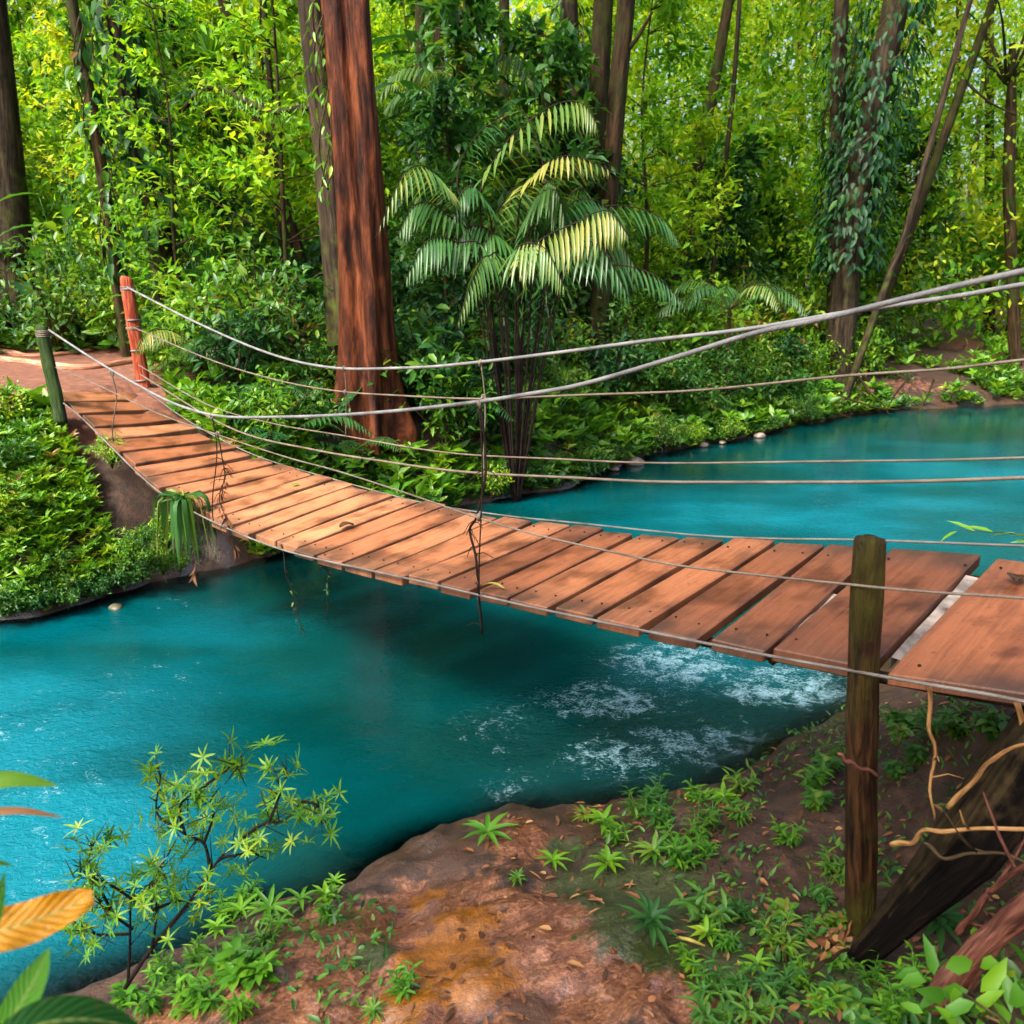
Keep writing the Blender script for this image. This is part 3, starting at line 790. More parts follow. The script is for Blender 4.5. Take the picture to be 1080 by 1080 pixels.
hang('trailing_vine', 'short dark vine stub with dead leaves under the deck edge', 'vine', [(342, 585), (345, 605), (346, 642)], -.02, .008, M['stem_dark'], 6, M['leaf_dark'], 10, .05, .02)
hang('aerial_root', 'thin tan root hanging straight down right of the near post', 'root', [(981, 724), (979, 760), (986, 790), (982, 830), (984, 865)], -.05, .010, M['vine'], 2)
hang('aerial_root', 'thin tan root at the right edge of the photo below the deck', 'root', [(1074, 742), (1078, 790), (1076, 850), (1084, 900)], -.02, .012, M['vine'], 1)
def stick(name, label, cat, px, Y, r, mat, group=None, taper=.6, twigs=0):
    P = spline([at_depth(x, y, yy) for (x, y), yy in zip(px, Y if hasattr(Y, '__len__') else [Y] * len(px))], 26)
    P[:, 2] += .006 * np.sin(np.linspace(0, 17, 26))
    mb = MB(); tube(mb, P - P[0], np.linspace(r, r * taper, 26) * (1 + .1 * np.sin(np.linspace(0, 21, 26))), 8)
    for k in range(twigs):
        i = rng.integers(4, 24); d = rdir(1, .2)[0] * random.uniform(.08, .25)
        tube(mb, np.array([P[i], P[i] + d * .5, P[i] + d + (0, 0, .03)]) - P[0], [r * .5, r * .4, r * .2], 5)
    return tag(mb.build(name, mat, loc=P[0]), label, cat, group)
stick('aerial_root', 'tan root arching from the leaning log up to the right', 'root', [(1000, 852), (1030, 820), (1050, 798), (1090, 782)], [2.95, 2.9, 2.85, 2.8], .011, M['vine'])
stick('aerial_root', 'level forked tan root running right across the dark log', 'root', [(940, 891), (962, 888), (976, 876), (1010, 876), (1085, 873)], [2.92, 2.88, 2.82, 2.72, 2.6], .011, M['vine'], twigs=1)

stick('aerial_root', 'thin dark root looping under the level tan root', 'root', [(975, 890), (1000, 905), (1040, 898), (1090, 912)], [2.8, 2.7, 2.6, 2.5], .008, M['stem'], twigs=3)
stick('aerial_root', 'crooked root climbing the lower right bank beside the dark timber', 'root', [(1010, 985), (1030, 960), (1050, 935), (1095, 905)], [2.6, 2.55, 2.5, 2.4], .014, M['root_red'], twigs=4)
# the long grassy leaf tuft hanging at (195, 560)
def leaf_tuft(px, off, n, L, label):
    t, z = on_plane(*px, off); c = b3(t, off, z)
    mb = MB()
    for k in range(n):
        a = random.uniform(0, 2 * pi); sp = random.uniform(.05, .3); l = L * random.uniform(.6, 1.1)
        mid = np.array([cos(a) * sp, sin(a) * sp * .7, random.uniform(-.05, .06)]); end = mid * 1.15 + np.array([0, 0, -l])
        P = spline([np.zeros(3), mid * .8, mid + (0, 0, -l * .45), end], 9)
        w = .022 * np.array([.4, .8, 1, 1, .95, .85, .7, .45, .05])
        S = unit(np.cross(np.gradient(P, axis=0), rng.normal(size=3)))
        V = np.vstack([P - S * w[:, None], P + S * w[:, None]]); i = np.arange(8)
        mb.add(V, [np.stack([i, i + 1, i + 10, i + 9], -1)], random.uniform(.35, .92) if k else 1)
    return tag(mb.build('hanging_plant', M['leaf_palm'], loc=c), label, 'plant')
leaf_tuft((193, 524), -.12, 38, .62, 'tuft of long drooping green blades hanging off the near edge of the bridge')
hang('dead_leaf', 'long dry orange leaf dangling beside the green hanging tuft', 'leaf', [(203, 575), (205, 590), (206, 618)], -.09, .004, M['leaf_dry'], 0, M['leaf_dry'], 5, .16, .04)

def curled_leaf(label, px, L, W, mat, tint, lift=.012, rz=0., z=None):
    p = at_z(px[0], px[1], z)
    mb = MB(); n = 9; s = np.linspace(0, 1, n); w = W * np.sin(np.clip(s, .02, 1) ** .8 * pi) ** .7
    zc = .16 * L * np.sin(s * pi)
    for sg in (-1, 1):
        pass
    V = np.vstack([np.stack([L * (s - .5), k * w, zc + .35 * W * k * k + lift], 1) for k in (-1, -.5, 0, .5, 1)])
    i, j = np.meshgrid(np.arange(4), np.arange(n - 1), indexing='ij'); a = (i * n + j).ravel()
    mb.add(V, [np.stack([a, a + 1, a + n + 1, a + n], -1)], tint)
    o = mb.build('fallen_leaf', mat, loc=p); o.rotation_euler = (random.uniform(-.2, .2), random.uniform(-.2, .2), rz)
    return tag(o, label, 'leaf')
def deckz(px):
    z = 1.6
    for _ in range(30):
        p = at_z(px[0], px[1], z); q = p[:2] - P0; t, f = U @ q, NR @ q / WID
        z = float((1 - f) * zL(t) + f * zR(t)) + .004
    return z
for lab, px, L, W, m_, ti, rz in (('curled dry brown leaf lying in the middle of the deck', (366, 557), .13, .05, 'leaf_dry', .2, .6),
                                  ('narrow yellow leaf on the deck beside the tied stick', (520, 622), .17, .018, 'leaf_orange', .9, -.5),
                                  ('small dark curled leaf on the broad end board', (1072, 614), .09, .045, 'leaf_dry', .0, 1.0),
                                  ('small green leaf on the planks toward the far side', (312, 513), .07, .03, 'leaf_bright', .6, .2)):
    curled_leaf(lab, px, L, W, M[m_], ti, .012, rz, deckz(px))

# ------------------------------------------------------------------ trees
def crown_mesh(name, mat, r, h, nclump, per, leaf, seed_t=.5, flat=.6, wood=None, fine=False):
    mb = MB()
    c = rdir(nclump) * rng.uniform(.35, 1, (nclump, 1)) ** .6 * np.array([r, r, h])
    for k in range(nclump):
        n = int(per * rng.uniform(.6, 1.4)); cr = r * rng.uniform(.13, .26)
        p = c[k] + rng.normal(0, 1, (n, 3)) * np.array([cr, cr, cr * flat])
        tt = np.clip(seed_t + rng.normal(0, .16) + rng.normal(0, .12, n), 0, .97)
        leaves(mb, p, rdir(n, -.25), rdir(n, 1.0), leaf * rng.uniform(.6, 1.3, n), leaf * .42 * rng.uniform(.7, 1.2, n), .18, tt, 0, fine=fine)
        if wood is not None and k % 2 == 0:
            m = c[k] * .45 + np.array([0, 0, -h * .25])
            tube(mb, spline([np.array([0, 0, -h * .8]), m, c[k]], 7), np.linspace(r * .022, r * .004, 7), 5, mat=1)
    return mb.mesh(name, [mat] + ([wood] if wood is not None else []))

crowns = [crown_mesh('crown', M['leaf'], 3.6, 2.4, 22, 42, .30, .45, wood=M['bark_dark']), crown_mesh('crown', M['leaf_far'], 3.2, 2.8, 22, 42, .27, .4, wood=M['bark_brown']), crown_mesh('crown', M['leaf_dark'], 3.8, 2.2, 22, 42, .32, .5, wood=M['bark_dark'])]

def tree(label, px, Y, r0, r1, mat, height=13., crown=0, cscale=1., flute=.06, buttress=0., group=None, seg=16, wig=.0, limbs=()):
    """px: image points of the trunk's axis from the foot up; the axis carries on to full height above the picture."""
    P = [at_depth(x, y, Y + .0) for x, y in px]
    foot = P[0].copy(); z0 = gz(foot[0], foot[1])
    d = unit(P[1] - P[0]); k = (z0 - .25 - P[0][2]) / d[2]
    pts = ([P[0] + d * k] if k < -.2 else []) + P
    if k >= -.2: pts[0] = P[0] + d * min(k, 0)
    d2 = unit(P[-1] - P[-2]); d2 = unit(d2 + np.array([0, 0, .5]))
    top = P[-1] + d2 * max(.5, (height - P[-1][2]) / d2[2]); pts.append((P[-1] + top) / 2); pts.append(top)
    n = 46; A = spline(pts, n); base = A[0].copy(); base[2] = z0
    if wig: A = A + np.stack([wig * np.sin(np.linspace(0, 9, n) + px[0][0]), wig * np.cos(np.linspace(0, 8, n)), 0 * A[:, 0]], 1)
    s = np.linspace(0, 1, n)
    R = r0 + (r1 - r0) * np.minimum(1, s * 1.6) ** .8; R[-12:] *= np.linspace(1, .55, 12)
    ph = rng.uniform(0, 6, 4)
    zz = A[:, 2] - z0
    hb = np.exp(-np.maximum(zz, 0) / .7)[:, None]
    def rf(s_, a_):
        b = 1 + flute * (np.sin(a_ * 3 + ph[0] + s_ * 2) + .6 * np.sin(a_ * 5 + ph[1] - s_ * 4) + .35 * np.sin(a_ * 11 + ph[2] + s_ * 9))
        return b + buttress * hb * (.35 + np.maximum(0, np.sin(a_ * 5 + ph[3])) ** 1.5)
    mb = MB(); tube(mb, A - base, R, seg, rfun=rf)
    root = tag(empty('tree', base), label, 'tree', group)
    tk = mb.build('trunk', mat, root)
    for (lx, ly), ltip, lr in limbs:
        a, b = at_depth(lx, ly, Y) - base, at_depth(*ltip, Y - .3) - base
        lm = MB(); tube(lm, spline([a, (a + b) / 2 + (0, 0, -.08), b], 10), np.linspace(lr, lr * .4, 10), 7); lm.build('branch', mat, root)
    if crown is not None:
        cr = link('crown', crowns[crown], root, tuple(top - base + np.array([0, 0, .6])))
        cr.scale = (cscale,) * 3; cr.rotation_euler = (0, 0, random.uniform(0, 6))
    return root

tree('thick dark brown tree trunk behind the dirt path at the left edge', [(22, 352), (8, 200), (-6, 60)], 17, .36, .29, M['bark_dark'], 14, 0)
tree('slender leaning brown trunk left of the creeper-clad tree', [(124, 300), (108, 190), (96, 110), (76, 0)], 15.2, .11, .085, M['bark_brown'], 11, 1, .7, wig=.02)
tree('dark tree trunk wrapped in big climbing leaves', [(170, 270), (160, 200), (143, 130), (120, 0)], 16, .23, .17, M['bark_dark'], 12, 0, .9)
tree('massive red-brown tree trunk just behind the bridge', [(389, 455), (385, 330), (377, 180), (365, 0)], 12.6, .345, .295, M['bark_red'], 18, 0, 1.1, .15, .75, seg=72)
tree('dark mossy trunk leaning against the left of the massive red trunk', [(370, 430), (364, 330), (349, 160), (332, 0)], 13.1, .27, .25, M['bark_dark'], 14, None, 1, .10, .4, seg=40)
tree('straight thin trunk nearest the right of the massive red trunk', [(443, 190), (443, 0)], 21, .12, .10, M['bark_moss'], 12, 1, .7)
tree('pale brown thin trunk behind the palm, left of the dark one', [(467, 190), (463, 60)], 20, .13, .10, M['bark_brown'], 11, None)
tree('thin straight trunk rising right behind the palm crown', [(533, 200), (532, 0)], 23, .13, .12, M['bark_brown'], 13, 1, .8)
tree('dark knobbly trunk at left of the three close trunks above the palm', [(607, 230), (604, 100), (600, 0)], 19.4, .19, .17, M['bark_dark'], 13, 2, .8)
tree('mossy greenish trunk in the middle of the three close trunks', [(628, 200), (631, 100), (636, 0)], 18.7, .2, .19, M['bark_moss'], 14, 2, .9)
tree('brown forked trunk at right of the three close trunks', [(644, 190), (652, 90), (661, 0)], 18, .19, .16, M['bark_brown'], 13, None, limbs=[((655, 60), (688, 12), .06)])
tree('thin trunk leaning right, midway between the three trunks and the dark pair', [(733, 190), (752, 95), (769, 0)], 23, .16, .12, M['bark_brown'], 12, 1, .8)
tree('hair-thin dark sapling stem beside the right-leaning trunk', [(760, 215), (773, 100), (780, 0)], 22.5, .06, .05, M['bark_dark'], 9, None)
tree('straight dark trunk at left of the creeper-hung pair', [(880, 300), (882, 150), (887, 0)], 23, .2, .17, M['bark_dark'], 14, 2, .9)
tree('heavy dark trunk hung with creepers, bending right toward its top', [(893, 300), (902, 210), (918, 130), (946, 0)], 22.4, .36, .28, M['bark_dark'], 15, 0, 1.)
tree('short leaning dark stem at the foot of the creeper-hung pair', [(922, 335), (940, 285), (958, 235)], 21, .10, .07, M['bark_dark'], 11, 2, .5)
tree('thin trunk leaning right near the top right corner', [(984, 175), (1015, 90), (1048, 0)], 24, .13, .10, M['bark_moss'], 12, 1, .9, limbs=[((1020, 88), (1072, 122), .04)])
tree('short brown trunk at the right edge above the dirt bank', [(1068, 300), (1064, 200)], 25, .17, .14, M['bark_brown'], 9, 1, .7)
tree('thin stem close left of the dark mossy trunk', [(296, 250), (288, 130), (280, 30)], 17, .06, .05, M['bark_brown'], 9, None)
tree('dark thin trunk at the top right of the creeper-clad tree', [(181, 250), (181, 120), (180, 0)], 21, .13, .11, M['bark_dark'], 12, 1, .8)
tree('reddish leaning trunk carrying a spiky rosette plant', [(283, 160), (262, 90), (236, 0)], 18.5, .13, .11, M['bark_brown'], 11, 1, .7)

# unseen tree added behind the viewpoint so its crown shades the near bank
cb = np.array([-5.0, -3.6, gz(-5.0, -3.6)])
rt = tag(empty('tree', cb), 'unseen spreading tree added behind the viewpoint to shade the near bank', 'tree')
mb = MB(); tube(mb, spline([np.array([0, 0, -.3]), np.array([.2, .3, 3.5]), np.array([.9, 1.2, 7.5])], 24), np.linspace(.3, .14, 24), 14); mb.build('trunk', M['bark_brown'], rt)
link('crown', crown_mesh('crown', M['leaf'], 3.4, 1.5, 58, 44, .30, .5, wood=M['bark_brown']), rt, (1.4, 1.9, 9.0))

# thin trunks deeper in the forest
dn = 0
for k in range(26):
    Yd = random.uniform(27, 46); px = random.uniform(-40, 1120)
    if 300 < px < 420: continue
    lean = random.uniform(-25, 25) + (px - 540) * .05
    tree('thin bare trunk deep in the bright forest behind the nearer trees', [(px, 250), (px + lean, 0)], Yd, random.uniform(.12, .22), random.uniform(.09, .15), M[random.choice(['bark_brown', 'bark_dark', 'bark_moss'])], random.uniform(13, 19), random.choice([1, 1, 0, None]), random.uniform(.8, 1.2), group='thin trunks deep in the forest', seg=8)

# ------------------------------------------------------------------ plant kinds (meshes shared by the copies)
def shrub_mesh(mat, h, spread, nb, per, L, W, t0=.45, droop=.2, wood='stem', clump=.1):
    mb = MB()
    for k in range(nb):
        a = rng.uniform(0, 2 * pi); r = spread * rng.uniform(.2, 1); z = h * rng.uniform(.45, 1) * (1 - .3 * (r / spread) ** 2)
        P = spline([np.zeros(3), np.array([cos(a) * r * .35, sin(a) * r * .35, z * .6]), np.array([cos(a) * r * .8, sin(a) * r * .8, z]), np.array([cos(a) * r * 1.1, sin(a) * r * 1.1, z * .92])], 14)
        tube(mb, P, np.linspace(.012, .003, 14) * max(1, h * .6), 4, mat=1)
        n = per; i = rng.uniform(3, 13, n); i0 = i.astype(int); p = P[i0] + (P[np.minimum(i0 + 1, 13)] - P[i0]) * (i - i0)[:, None] + rng.normal(0, clump, (n, 3))
        D = unit(np.array([cos(a), sin(a), 0]) * .5 + rdir(n, .15))
        leaves(mb, p, D, rdir(n, 1.6), L * rng.uniform(.6, 1.25, n), W * rng.uniform(.7, 1.2, n), droop, np.clip(t0 + rng.normal(0, .13) + rng.normal(0, .13, n), 0, .98), 0)
    return mb.mesh('shrub', [M[mat], M[wood]])

def fern_mesh(mat, nf, L, arch, pairs, t0=.5, wid=.22):
    mb = MB()
    for k in range(nf):
        a = 2 * pi * k / nf + rng.uniform(-.4, .4); l = L * rng.uniform(.7, 1.1); up = rng.uniform(.5, 1.0) * arch
        o = np.array([cos(a), sin(a), 0])
        P = spline([np.zeros(3), o * l * .25 + (0, 0, l * up * .55), o * l * .65 + (0, 0, l * up * .7), o * l + (0, 0, l * up * .35)], 24)
        frond(mb, P, l * wid, pairs, np.clip(t0 + rng.normal(0, .12), 0, 1))
    return mb.mesh('fern', [M[mat], M['stem']])

def frond(mb, P, leafl, pairs, t0, width=.16, hang=.25, rib=.006, leafmat=0, ribmat=1, start=.12, var=.08):
    """a feather frond: midrib P with a leaflet each side"""
    n = len(P); T, Uu, B = frames(P)
    tube(mb, P, np.linspace(rib, rib * .3, n), 5, t0, ribmat)
    s = np.linspace(start, .985, pairs)
    x = s * (n - 1); i = np.minimum(x.astype(int), n - 2); f = (x - i)[:, None]
    p = P[i] * (1 - f) + P[i + 1] * f; t = T[i]
    side = unit(np.cross(t, np.array([0, 0, 1.0]) + 1e-4))
    ll = leafl * (np.sin(np.clip((s - start) / (1 - start) * .92 + .10, 0, 1) * pi) ** .6) * rng.uniform(.85, 1.1, pairs)
    for sg in (-1, 1):
        D = unit(side * sg + t * .55 + np.array([0, 0, -hang]) + rng.normal(0, .06, (pairs, 3)))
        Nn = unit(np.cross(D, np.cross(np.array([0, 0, 1.0]), D) + 1e-5) + np.array([0, 0, .3]))
        leaves(mb, p, D, Nn, ll, ll * width, .22, np.clip(t0 + rng.normal(0, var, pairs), 0, 1), leafmat)

def broad_mesh(mat, n, hgt, L, W, t0=.4):
    """tall stalks, each with one big paddle leaf"""
    mb = MB()
    for k in range(n):
        a = 2 * pi * k / n + rng.uniform(-.5, .5); l = L * rng.uniform(.7, 1.15); hh = hgt * rng.uniform(.5, 1.05)
        o = np.array([cos(a), sin(a), 0]); base = o * .05
        stalk = spline([base, o * .12 + (0, 0, hh * .6), o * .3 + (0, 0, hh)], 8)
        tube(mb, stalk, np.linspace(.014, .007, 8), 5, t0, 0)
        m = 9; s = np.linspace(0, 1, m)
        d = unit(o + np.array([0, 0, rng.uniform(-.1, .9)])); P = stalk[-1] + d * (l * s)[:, None] + np.array([0, 0, -1]) * (l * .42 * s ** 2)[:, None]
        S = unit(np.cross(d, [0, 0, 1.0])); w = W * np.sin(np.clip(s * .96 + .03, 0, 1) * pi) ** .75 * rng.uniform(.8, 1.1)
        cols = []
        for kk in (-1, -.5, 0, .5, 1): cols.append(P + S * (w * kk)[:, None] + np.array([0, 0, 1]) * (abs(kk) * w * .28 + .012 * np.sin(s * 20 + kk * 2) * abs(kk))[:, None])
        V = np.vstack(cols); i, j = np.meshgrid(np.arange(4), np.arange(m - 1), indexing='ij'); q0 = (i * m + j).ravel()
        mb.add(V, [np.stack([q0, q0 + 1, q0 + m + 1, q0 + m], -1)], np.clip(t0 + rng.normal(0, .15), 0, .95))
    return mb.mesh('broadleaf', [M[mat], M['stem']])

def rosette_mesh(mat, n, L, W, h=.08, t0=.55, tiers=1):
    mb = MB()
    tube(mb, np.array([[0, 0, -.03], [0, .004, h * .6], [.004, 0, h]]), [.005, .004, .003], 5, t0, 0)
    for k in range(tiers):
        m = max(4, n - 2 * k); a = np.linspace(0, 2 * pi, m, endpoint=False) + rng.uniform(0, 1) + rng.normal(0, .12, m)
        D = np.stack([np.cos(a), np.sin(a), rng.uniform(.15, .75, m) + .3 * k], 1)
        leaves(mb, np.tile([0, 0, h * (1 - .35 * (tiers - 1 - k))], (m, 1)), D, np.tile([0, 0, 1.0], (m, 1)), L * rng.uniform(.7, 1.15, m) * (1 - .15 * k), W * rng.uniform(.85, 1.1, m), .38, np.clip(t0 + rng.normal(0, .1, m), 0, .95), 0, .25)
    return mb.mesh('rosette', [M[mat]])

def tuft_mesh(mat, ns, h, L, W, t0=.5):
    """several leafy stems from one root"""
    mb = MB()
    for k in range(ns):
        a = rng.uniform(0, 6.28); o = np.array([cos(a), sin(a), 0]); hh = h * rng.uniform(.5, 1.1)
        P = spline([o * .01 - (0, 0, .03), o * hh * .25 + (0, 0, hh * .55), o * hh * .65 + (0, 0, hh)], 10)
        tube(mb, P, np.linspace(.004, .002, 10), 4, t0, 0)
        n = rng.integers(7, 12); i = np.linspace(2, 9, n).astype(int); b = np.arange(n) * 2.4 + a
        D = np.stack([np.cos(b), np.sin(b), np.full(n, .35)], 1) + .5 * o
        leaves(mb, P[i], D, np.tile([0, 0, 1.0], (n, 1)), L * rng.uniform(.7, 1.2, n), W * rng.uniform(.8, 1.2, n), .3, np.clip(t0 + rng.normal(0, .12, n), 0, .97), 0)
    return mb.mesh('tuft', [M[mat]])

SH = {'glossy': [shrub_mesh('leaf_dark', 1.3, .9, 22, 34, .17, .075, .5), shrub_mesh('leaf_dark', 1.6, .8, 20, 34, .20, .07, .6)],
      'leafy': [shrub_mesh('leaf', 1.2, .9, 24, 40, .13, .055, .5), shrub_mesh('leaf', 1.5, 1.0, 26, 40, .12, .05, .62), shrub_mesh('leaf', 1.0, .9, 22, 34, .16, .07, .42)],
      'bright': [shrub_mesh('leaf_bright', 1.1, .9, 22, 40, .12, .045, .45), shrub_mesh('leaf_bright', 1.4, .8, 22, 40, .14, .06, .6)]}
FE = [fern_mesh('leaf', 9, .9, .8, 24, .55), fern_mesh('leaf_dark', 8, 1.1, .7, 26, .5), fern_mesh('leaf_bright', 9, .8, .8, 24, .4)]
BR = [broad_mesh('leaf', 9, .9, .7, .085, .35), broad_mesh('leaf_dark', 8, 1.2, .8, .10, .45), broad_mesh('leaf_bright', 8, .8, .6, .075, .35)]

def place(name, me, x, y, label, cat, group, sc=1., z=None, sink=.05):
    o = link(name, me, None, (x, y, (gz2(x, y) if z is None else z) - sink))
    o.rotation_euler = (random.uniform(-.12, .12), random.uniform(-.12, .12), random.uniform(0, 6.28)); o.scale = (sc,) * 3
    return tag(o, label, cat, group)
def gz2(x, y): return float(ground(np.array([x]), np.array([y]))[0])

def zone(px):
    if px < 60: return 'at the left edge behind the dirt path'
    if px < 330: return 'between the red post and the massive red trunk'
    if px < 500: return 'just right of the massive red trunk'
    if px < 700: return 'around and below the palm'
    if px < 860: return 'on the far bank left of the dark creeper-hung trunks'
    return 'around the dark creeper-hung trunks and right of them'

words_ = {'glossy': ('dark glossy-leaved shrub', 'dark glossy shrubs'), 'leafy': ('mid green small-leaved shrub', 'mid green shrubs'), 'bright': ('light yellow-green shrub', 'light green shrubs')}
def blocked(x, y, h=1.0):
    """keep the path, the landing and the bridge's line of sight clear"""
    if np.hypot((x + 8.3) / 2.9, (y - 13.6) / 2.3) < 1: return True
    if np.hypot(x - LAND[0], y - LAND[1]) < 1.9: return True
    q = np.array([x, y]) - P0; t, f = U @ q, NR @ q
    return -1 < t < 11.5 and -1.2 < f < WID + .75
pts, tries = [], 0
while len(pts) < 170 and tries < 6000:
    tries += 1
    Y_ = 10.5 + 15.5 * random.random() ** .9; X_ = random.uniform(-.66, .66) * Y_
    d_, nr_ = shore(np.array([X_]), np.array([Y_]))
    if nr_[0] or d_[0] < .75 or blocked(X_, Y_): continue
    px_, py_ = project(np.array([X_, Y_, gz2(X_, Y_)]))
    if px_ > 930 and d_[0] < 4.5 : continue
    if px_ < 190 and Y_ < 13: continue
    if any((X_ - a) ** 2 + (Y_ - b) ** 2 < (.62 if Y_ < 17 else .9) for a, b in pts): continue
    pts.append((X_, Y_))
    kinds = ['leafy', 'glossy', 'bright']
    w = [.45, .15, .4] if (px_ < 320 or px_ > 800) else [.45, .45, .10]
    if Y_ > 18: w = [.35, .1, .55]
    kk = random.choices(kinds, w)[0]
    d = float(d_[0])
    sc = random.uniform(.55, .9) if d < 2 else random.uniform(.8, 1.35)
    if Y_ > 17: sc *= 1.35
    place('shrub', random.choice(SH[kk]), X_, Y_, f'{words_[kk][0]} {zone(px_)}', 'shrub', f'{words_[kk][1]} {zone(px_)}', sc)

pts2 = []; tries = 0
while len(pts2) < 46 and tries < 4000:
    tries += 1
    Y_ = random.uniform(10.5, 19); X_ = random.uniform(-.6, .62) * Y_
    d_, nr_ = shore(np.array([X_]), np.array([Y_]))
    if nr_[0] or d_[0] < .4 or blocked(X_, Y_): continue
    px_, py_ = project(np.array([X_, Y_, gz2(X_, Y_)]))
    if px_ < 150 and Y_ < 13 or px_ > 930: continue
    if any((X_ - a) ** 2 + (Y_ - b) ** 2 < .8 for a, b in pts2): continue
    pts2.append((X_, Y_))
    if random.random() < .55:
        place('fern', random.choice(FE), X_, Y_, f'arching feathery fern {zone(px_)}', 'fern', f'feathery ferns {zone(px_)}', random.uniform(.7, 1.25))
    else:
        place('broadleaf_plant', random.choice(BR), X_, Y_, f'plant with large paddle leaves {zone(px_)}', 'plant', f'large-leaved plants {zone(px_)}', random.uniform(.8, 1.4))

for px_, py_, kk, sc in ((470, 470, 'bright', .7), (430, 445, 'bright', .8), (505, 515, 'leafy', .6), (395, 470, 'leafy', .7), (455, 505, 'bright', .5), (545, 470, 'leafy', .8), (600, 480, 'bright', .6), (640, 455, 'leafy', .8), (350, 470, 'bright', .6), (700, 440, 'leafy', .7), (320, 450, 'bright', .7), (270, 420, 'leafy', .8)):
    p = at_z(px_, py_, .8)
    if shore(p[:1], p[1:2])[0][0] < .3: continue
    place('shrub', random.choice(SH[kk]), p[0], p[1], 'pale leafy bush spilling down the far bank beyond the handrail cables', 'shrub', 'pale bushes spilling down the far bank', sc)
for px_, py_, me_, sc, nm in ((440, 452, FE[1], .8, 'dark'), (462, 440, FE[0], .7, 'mid green'), (412, 470, FE[2], .6, 'light'), (335, 440, FE[0], .7, 'soft green'), (480, 425, FE[1], .9, 'wide dark')):
    p = at_z(px_, py_, 1.0)
    place('fern', me_, p[0], p[1], nm + ' fern growing at the foot of the massive red trunk', 'fern', None, sc)
for px_, py_, kk, sc in ((505, 462, 'glossy', .75), (545, 470, 'leafy', .8), (480, 440, 'glossy', .9), (585, 455, 'glossy', .95), (530, 440, 'leafy', 1.0), (620, 440, 'leafy', 1.0), (450, 425, 'leafy', .9), (560, 430, 'glossy', 1.1), (660, 430, 'glossy', .9), (700, 420, 'leafy', 1.0), (745, 415, 'leafy', 1.0), (790, 405, 'leafy', .9)):
    p = at_z(px_, py_, .9)
    if shore(p[:1], p[1:2])[0][0] < .5: continue
    place('shrub', random.choice(SH[kk]), p[0], p[1], ('dark glossy' if kk == 'glossy' else 'mid green') + ' bush low on the far bank in front of the big palm', 'shrub', ('dark glossy' if kk == 'glossy' else 'mid green') + ' bushes in front of the big palm', sc)
for px_, Y_, kk, sc in ((498, 12.7, 'glossy', 1.45), (530, 12.6, 'leafy', 1.35), (558, 12.9, 'leafy', 1.35), (588, 13.4, 'leafy', 1.3), (470, 13.0, 'bright', 1.3), (545, 13.0, 'glossy', 1.6), (625, 14.0, 'leafy', 1.5), (445, 13.4, 'leafy', 1.5), (510, 13.0, 'leafy', 1.6), (515, 12.75, 'leafy', 1.75), (545, 12.8, 'glossy', 1.8), (575, 13.3, 'leafy', 1.8), (488, 13.0, 'glossy', 1.8), (605, 13.8, 'leafy', 1.8)):
    p = at_depth(px_, 400, Y_)
    if shore(p[:1], p[1:2])[0][0] < .3: continue
    place('shrub', random.choice(SH[kk]), p[0], p[1], 'tall bush hiding the foot of the big palm', 'shrub', 'tall bushes at the foot of the big palm', sc)
# saplings: thin stem and leafy crown reaching up into the picture
def sapling_mesh(mat, h, nb, per, L, t0):
    mt = MB(); P = spline([np.zeros(3), np.array([.1, 0, h * .35]), np.array([-.08, .1, h * .7]), np.array([.05, .05, h])], 16)
    tube(mt, P, np.linspace(.05, .012, 16), 7)
    mc = MB()
    for k in range(nb):
        i = rng.integers(4, 16); a = rng.uniform(0, 6.28); l = h * rng.uniform(.12, .3) * (1.15 - i / 22)
        o = np.array([cos(a), sin(a), rng.uniform(.05, .6)]); B = spline([P[i], P[i] + o * l * .6, P[i] + o * l + (0, 0, -.08 * l)], 8)
        tube(mc, B, np.linspace(.012, .004, 8), 4, mat=1)
        n = per; j = rng.integers(2, 8, n); p = B[j] + rng.normal(0, .13 * l, (n, 3))
        leaves(mc, p, unit(o * .6 + rdir(n, -.1)), rdir(n, 1.4), L * rng.uniform(.6, 1.3, n), L * .4 * rng.uniform(.7, 1.2, n), .2, np.clip(t0 + rng.normal(0, .12) + rng.normal(0, .12, n), 0, .97), 0, fine=False)
    return mt.mesh('trunk', M['bark_brown']), mc.mesh('crown', [M[mat], M['stem']])
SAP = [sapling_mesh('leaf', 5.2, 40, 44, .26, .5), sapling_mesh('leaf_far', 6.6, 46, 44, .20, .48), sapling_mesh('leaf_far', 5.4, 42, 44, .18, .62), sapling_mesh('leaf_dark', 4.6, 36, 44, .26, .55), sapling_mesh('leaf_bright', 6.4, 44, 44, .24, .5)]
saps = []; tries = 0
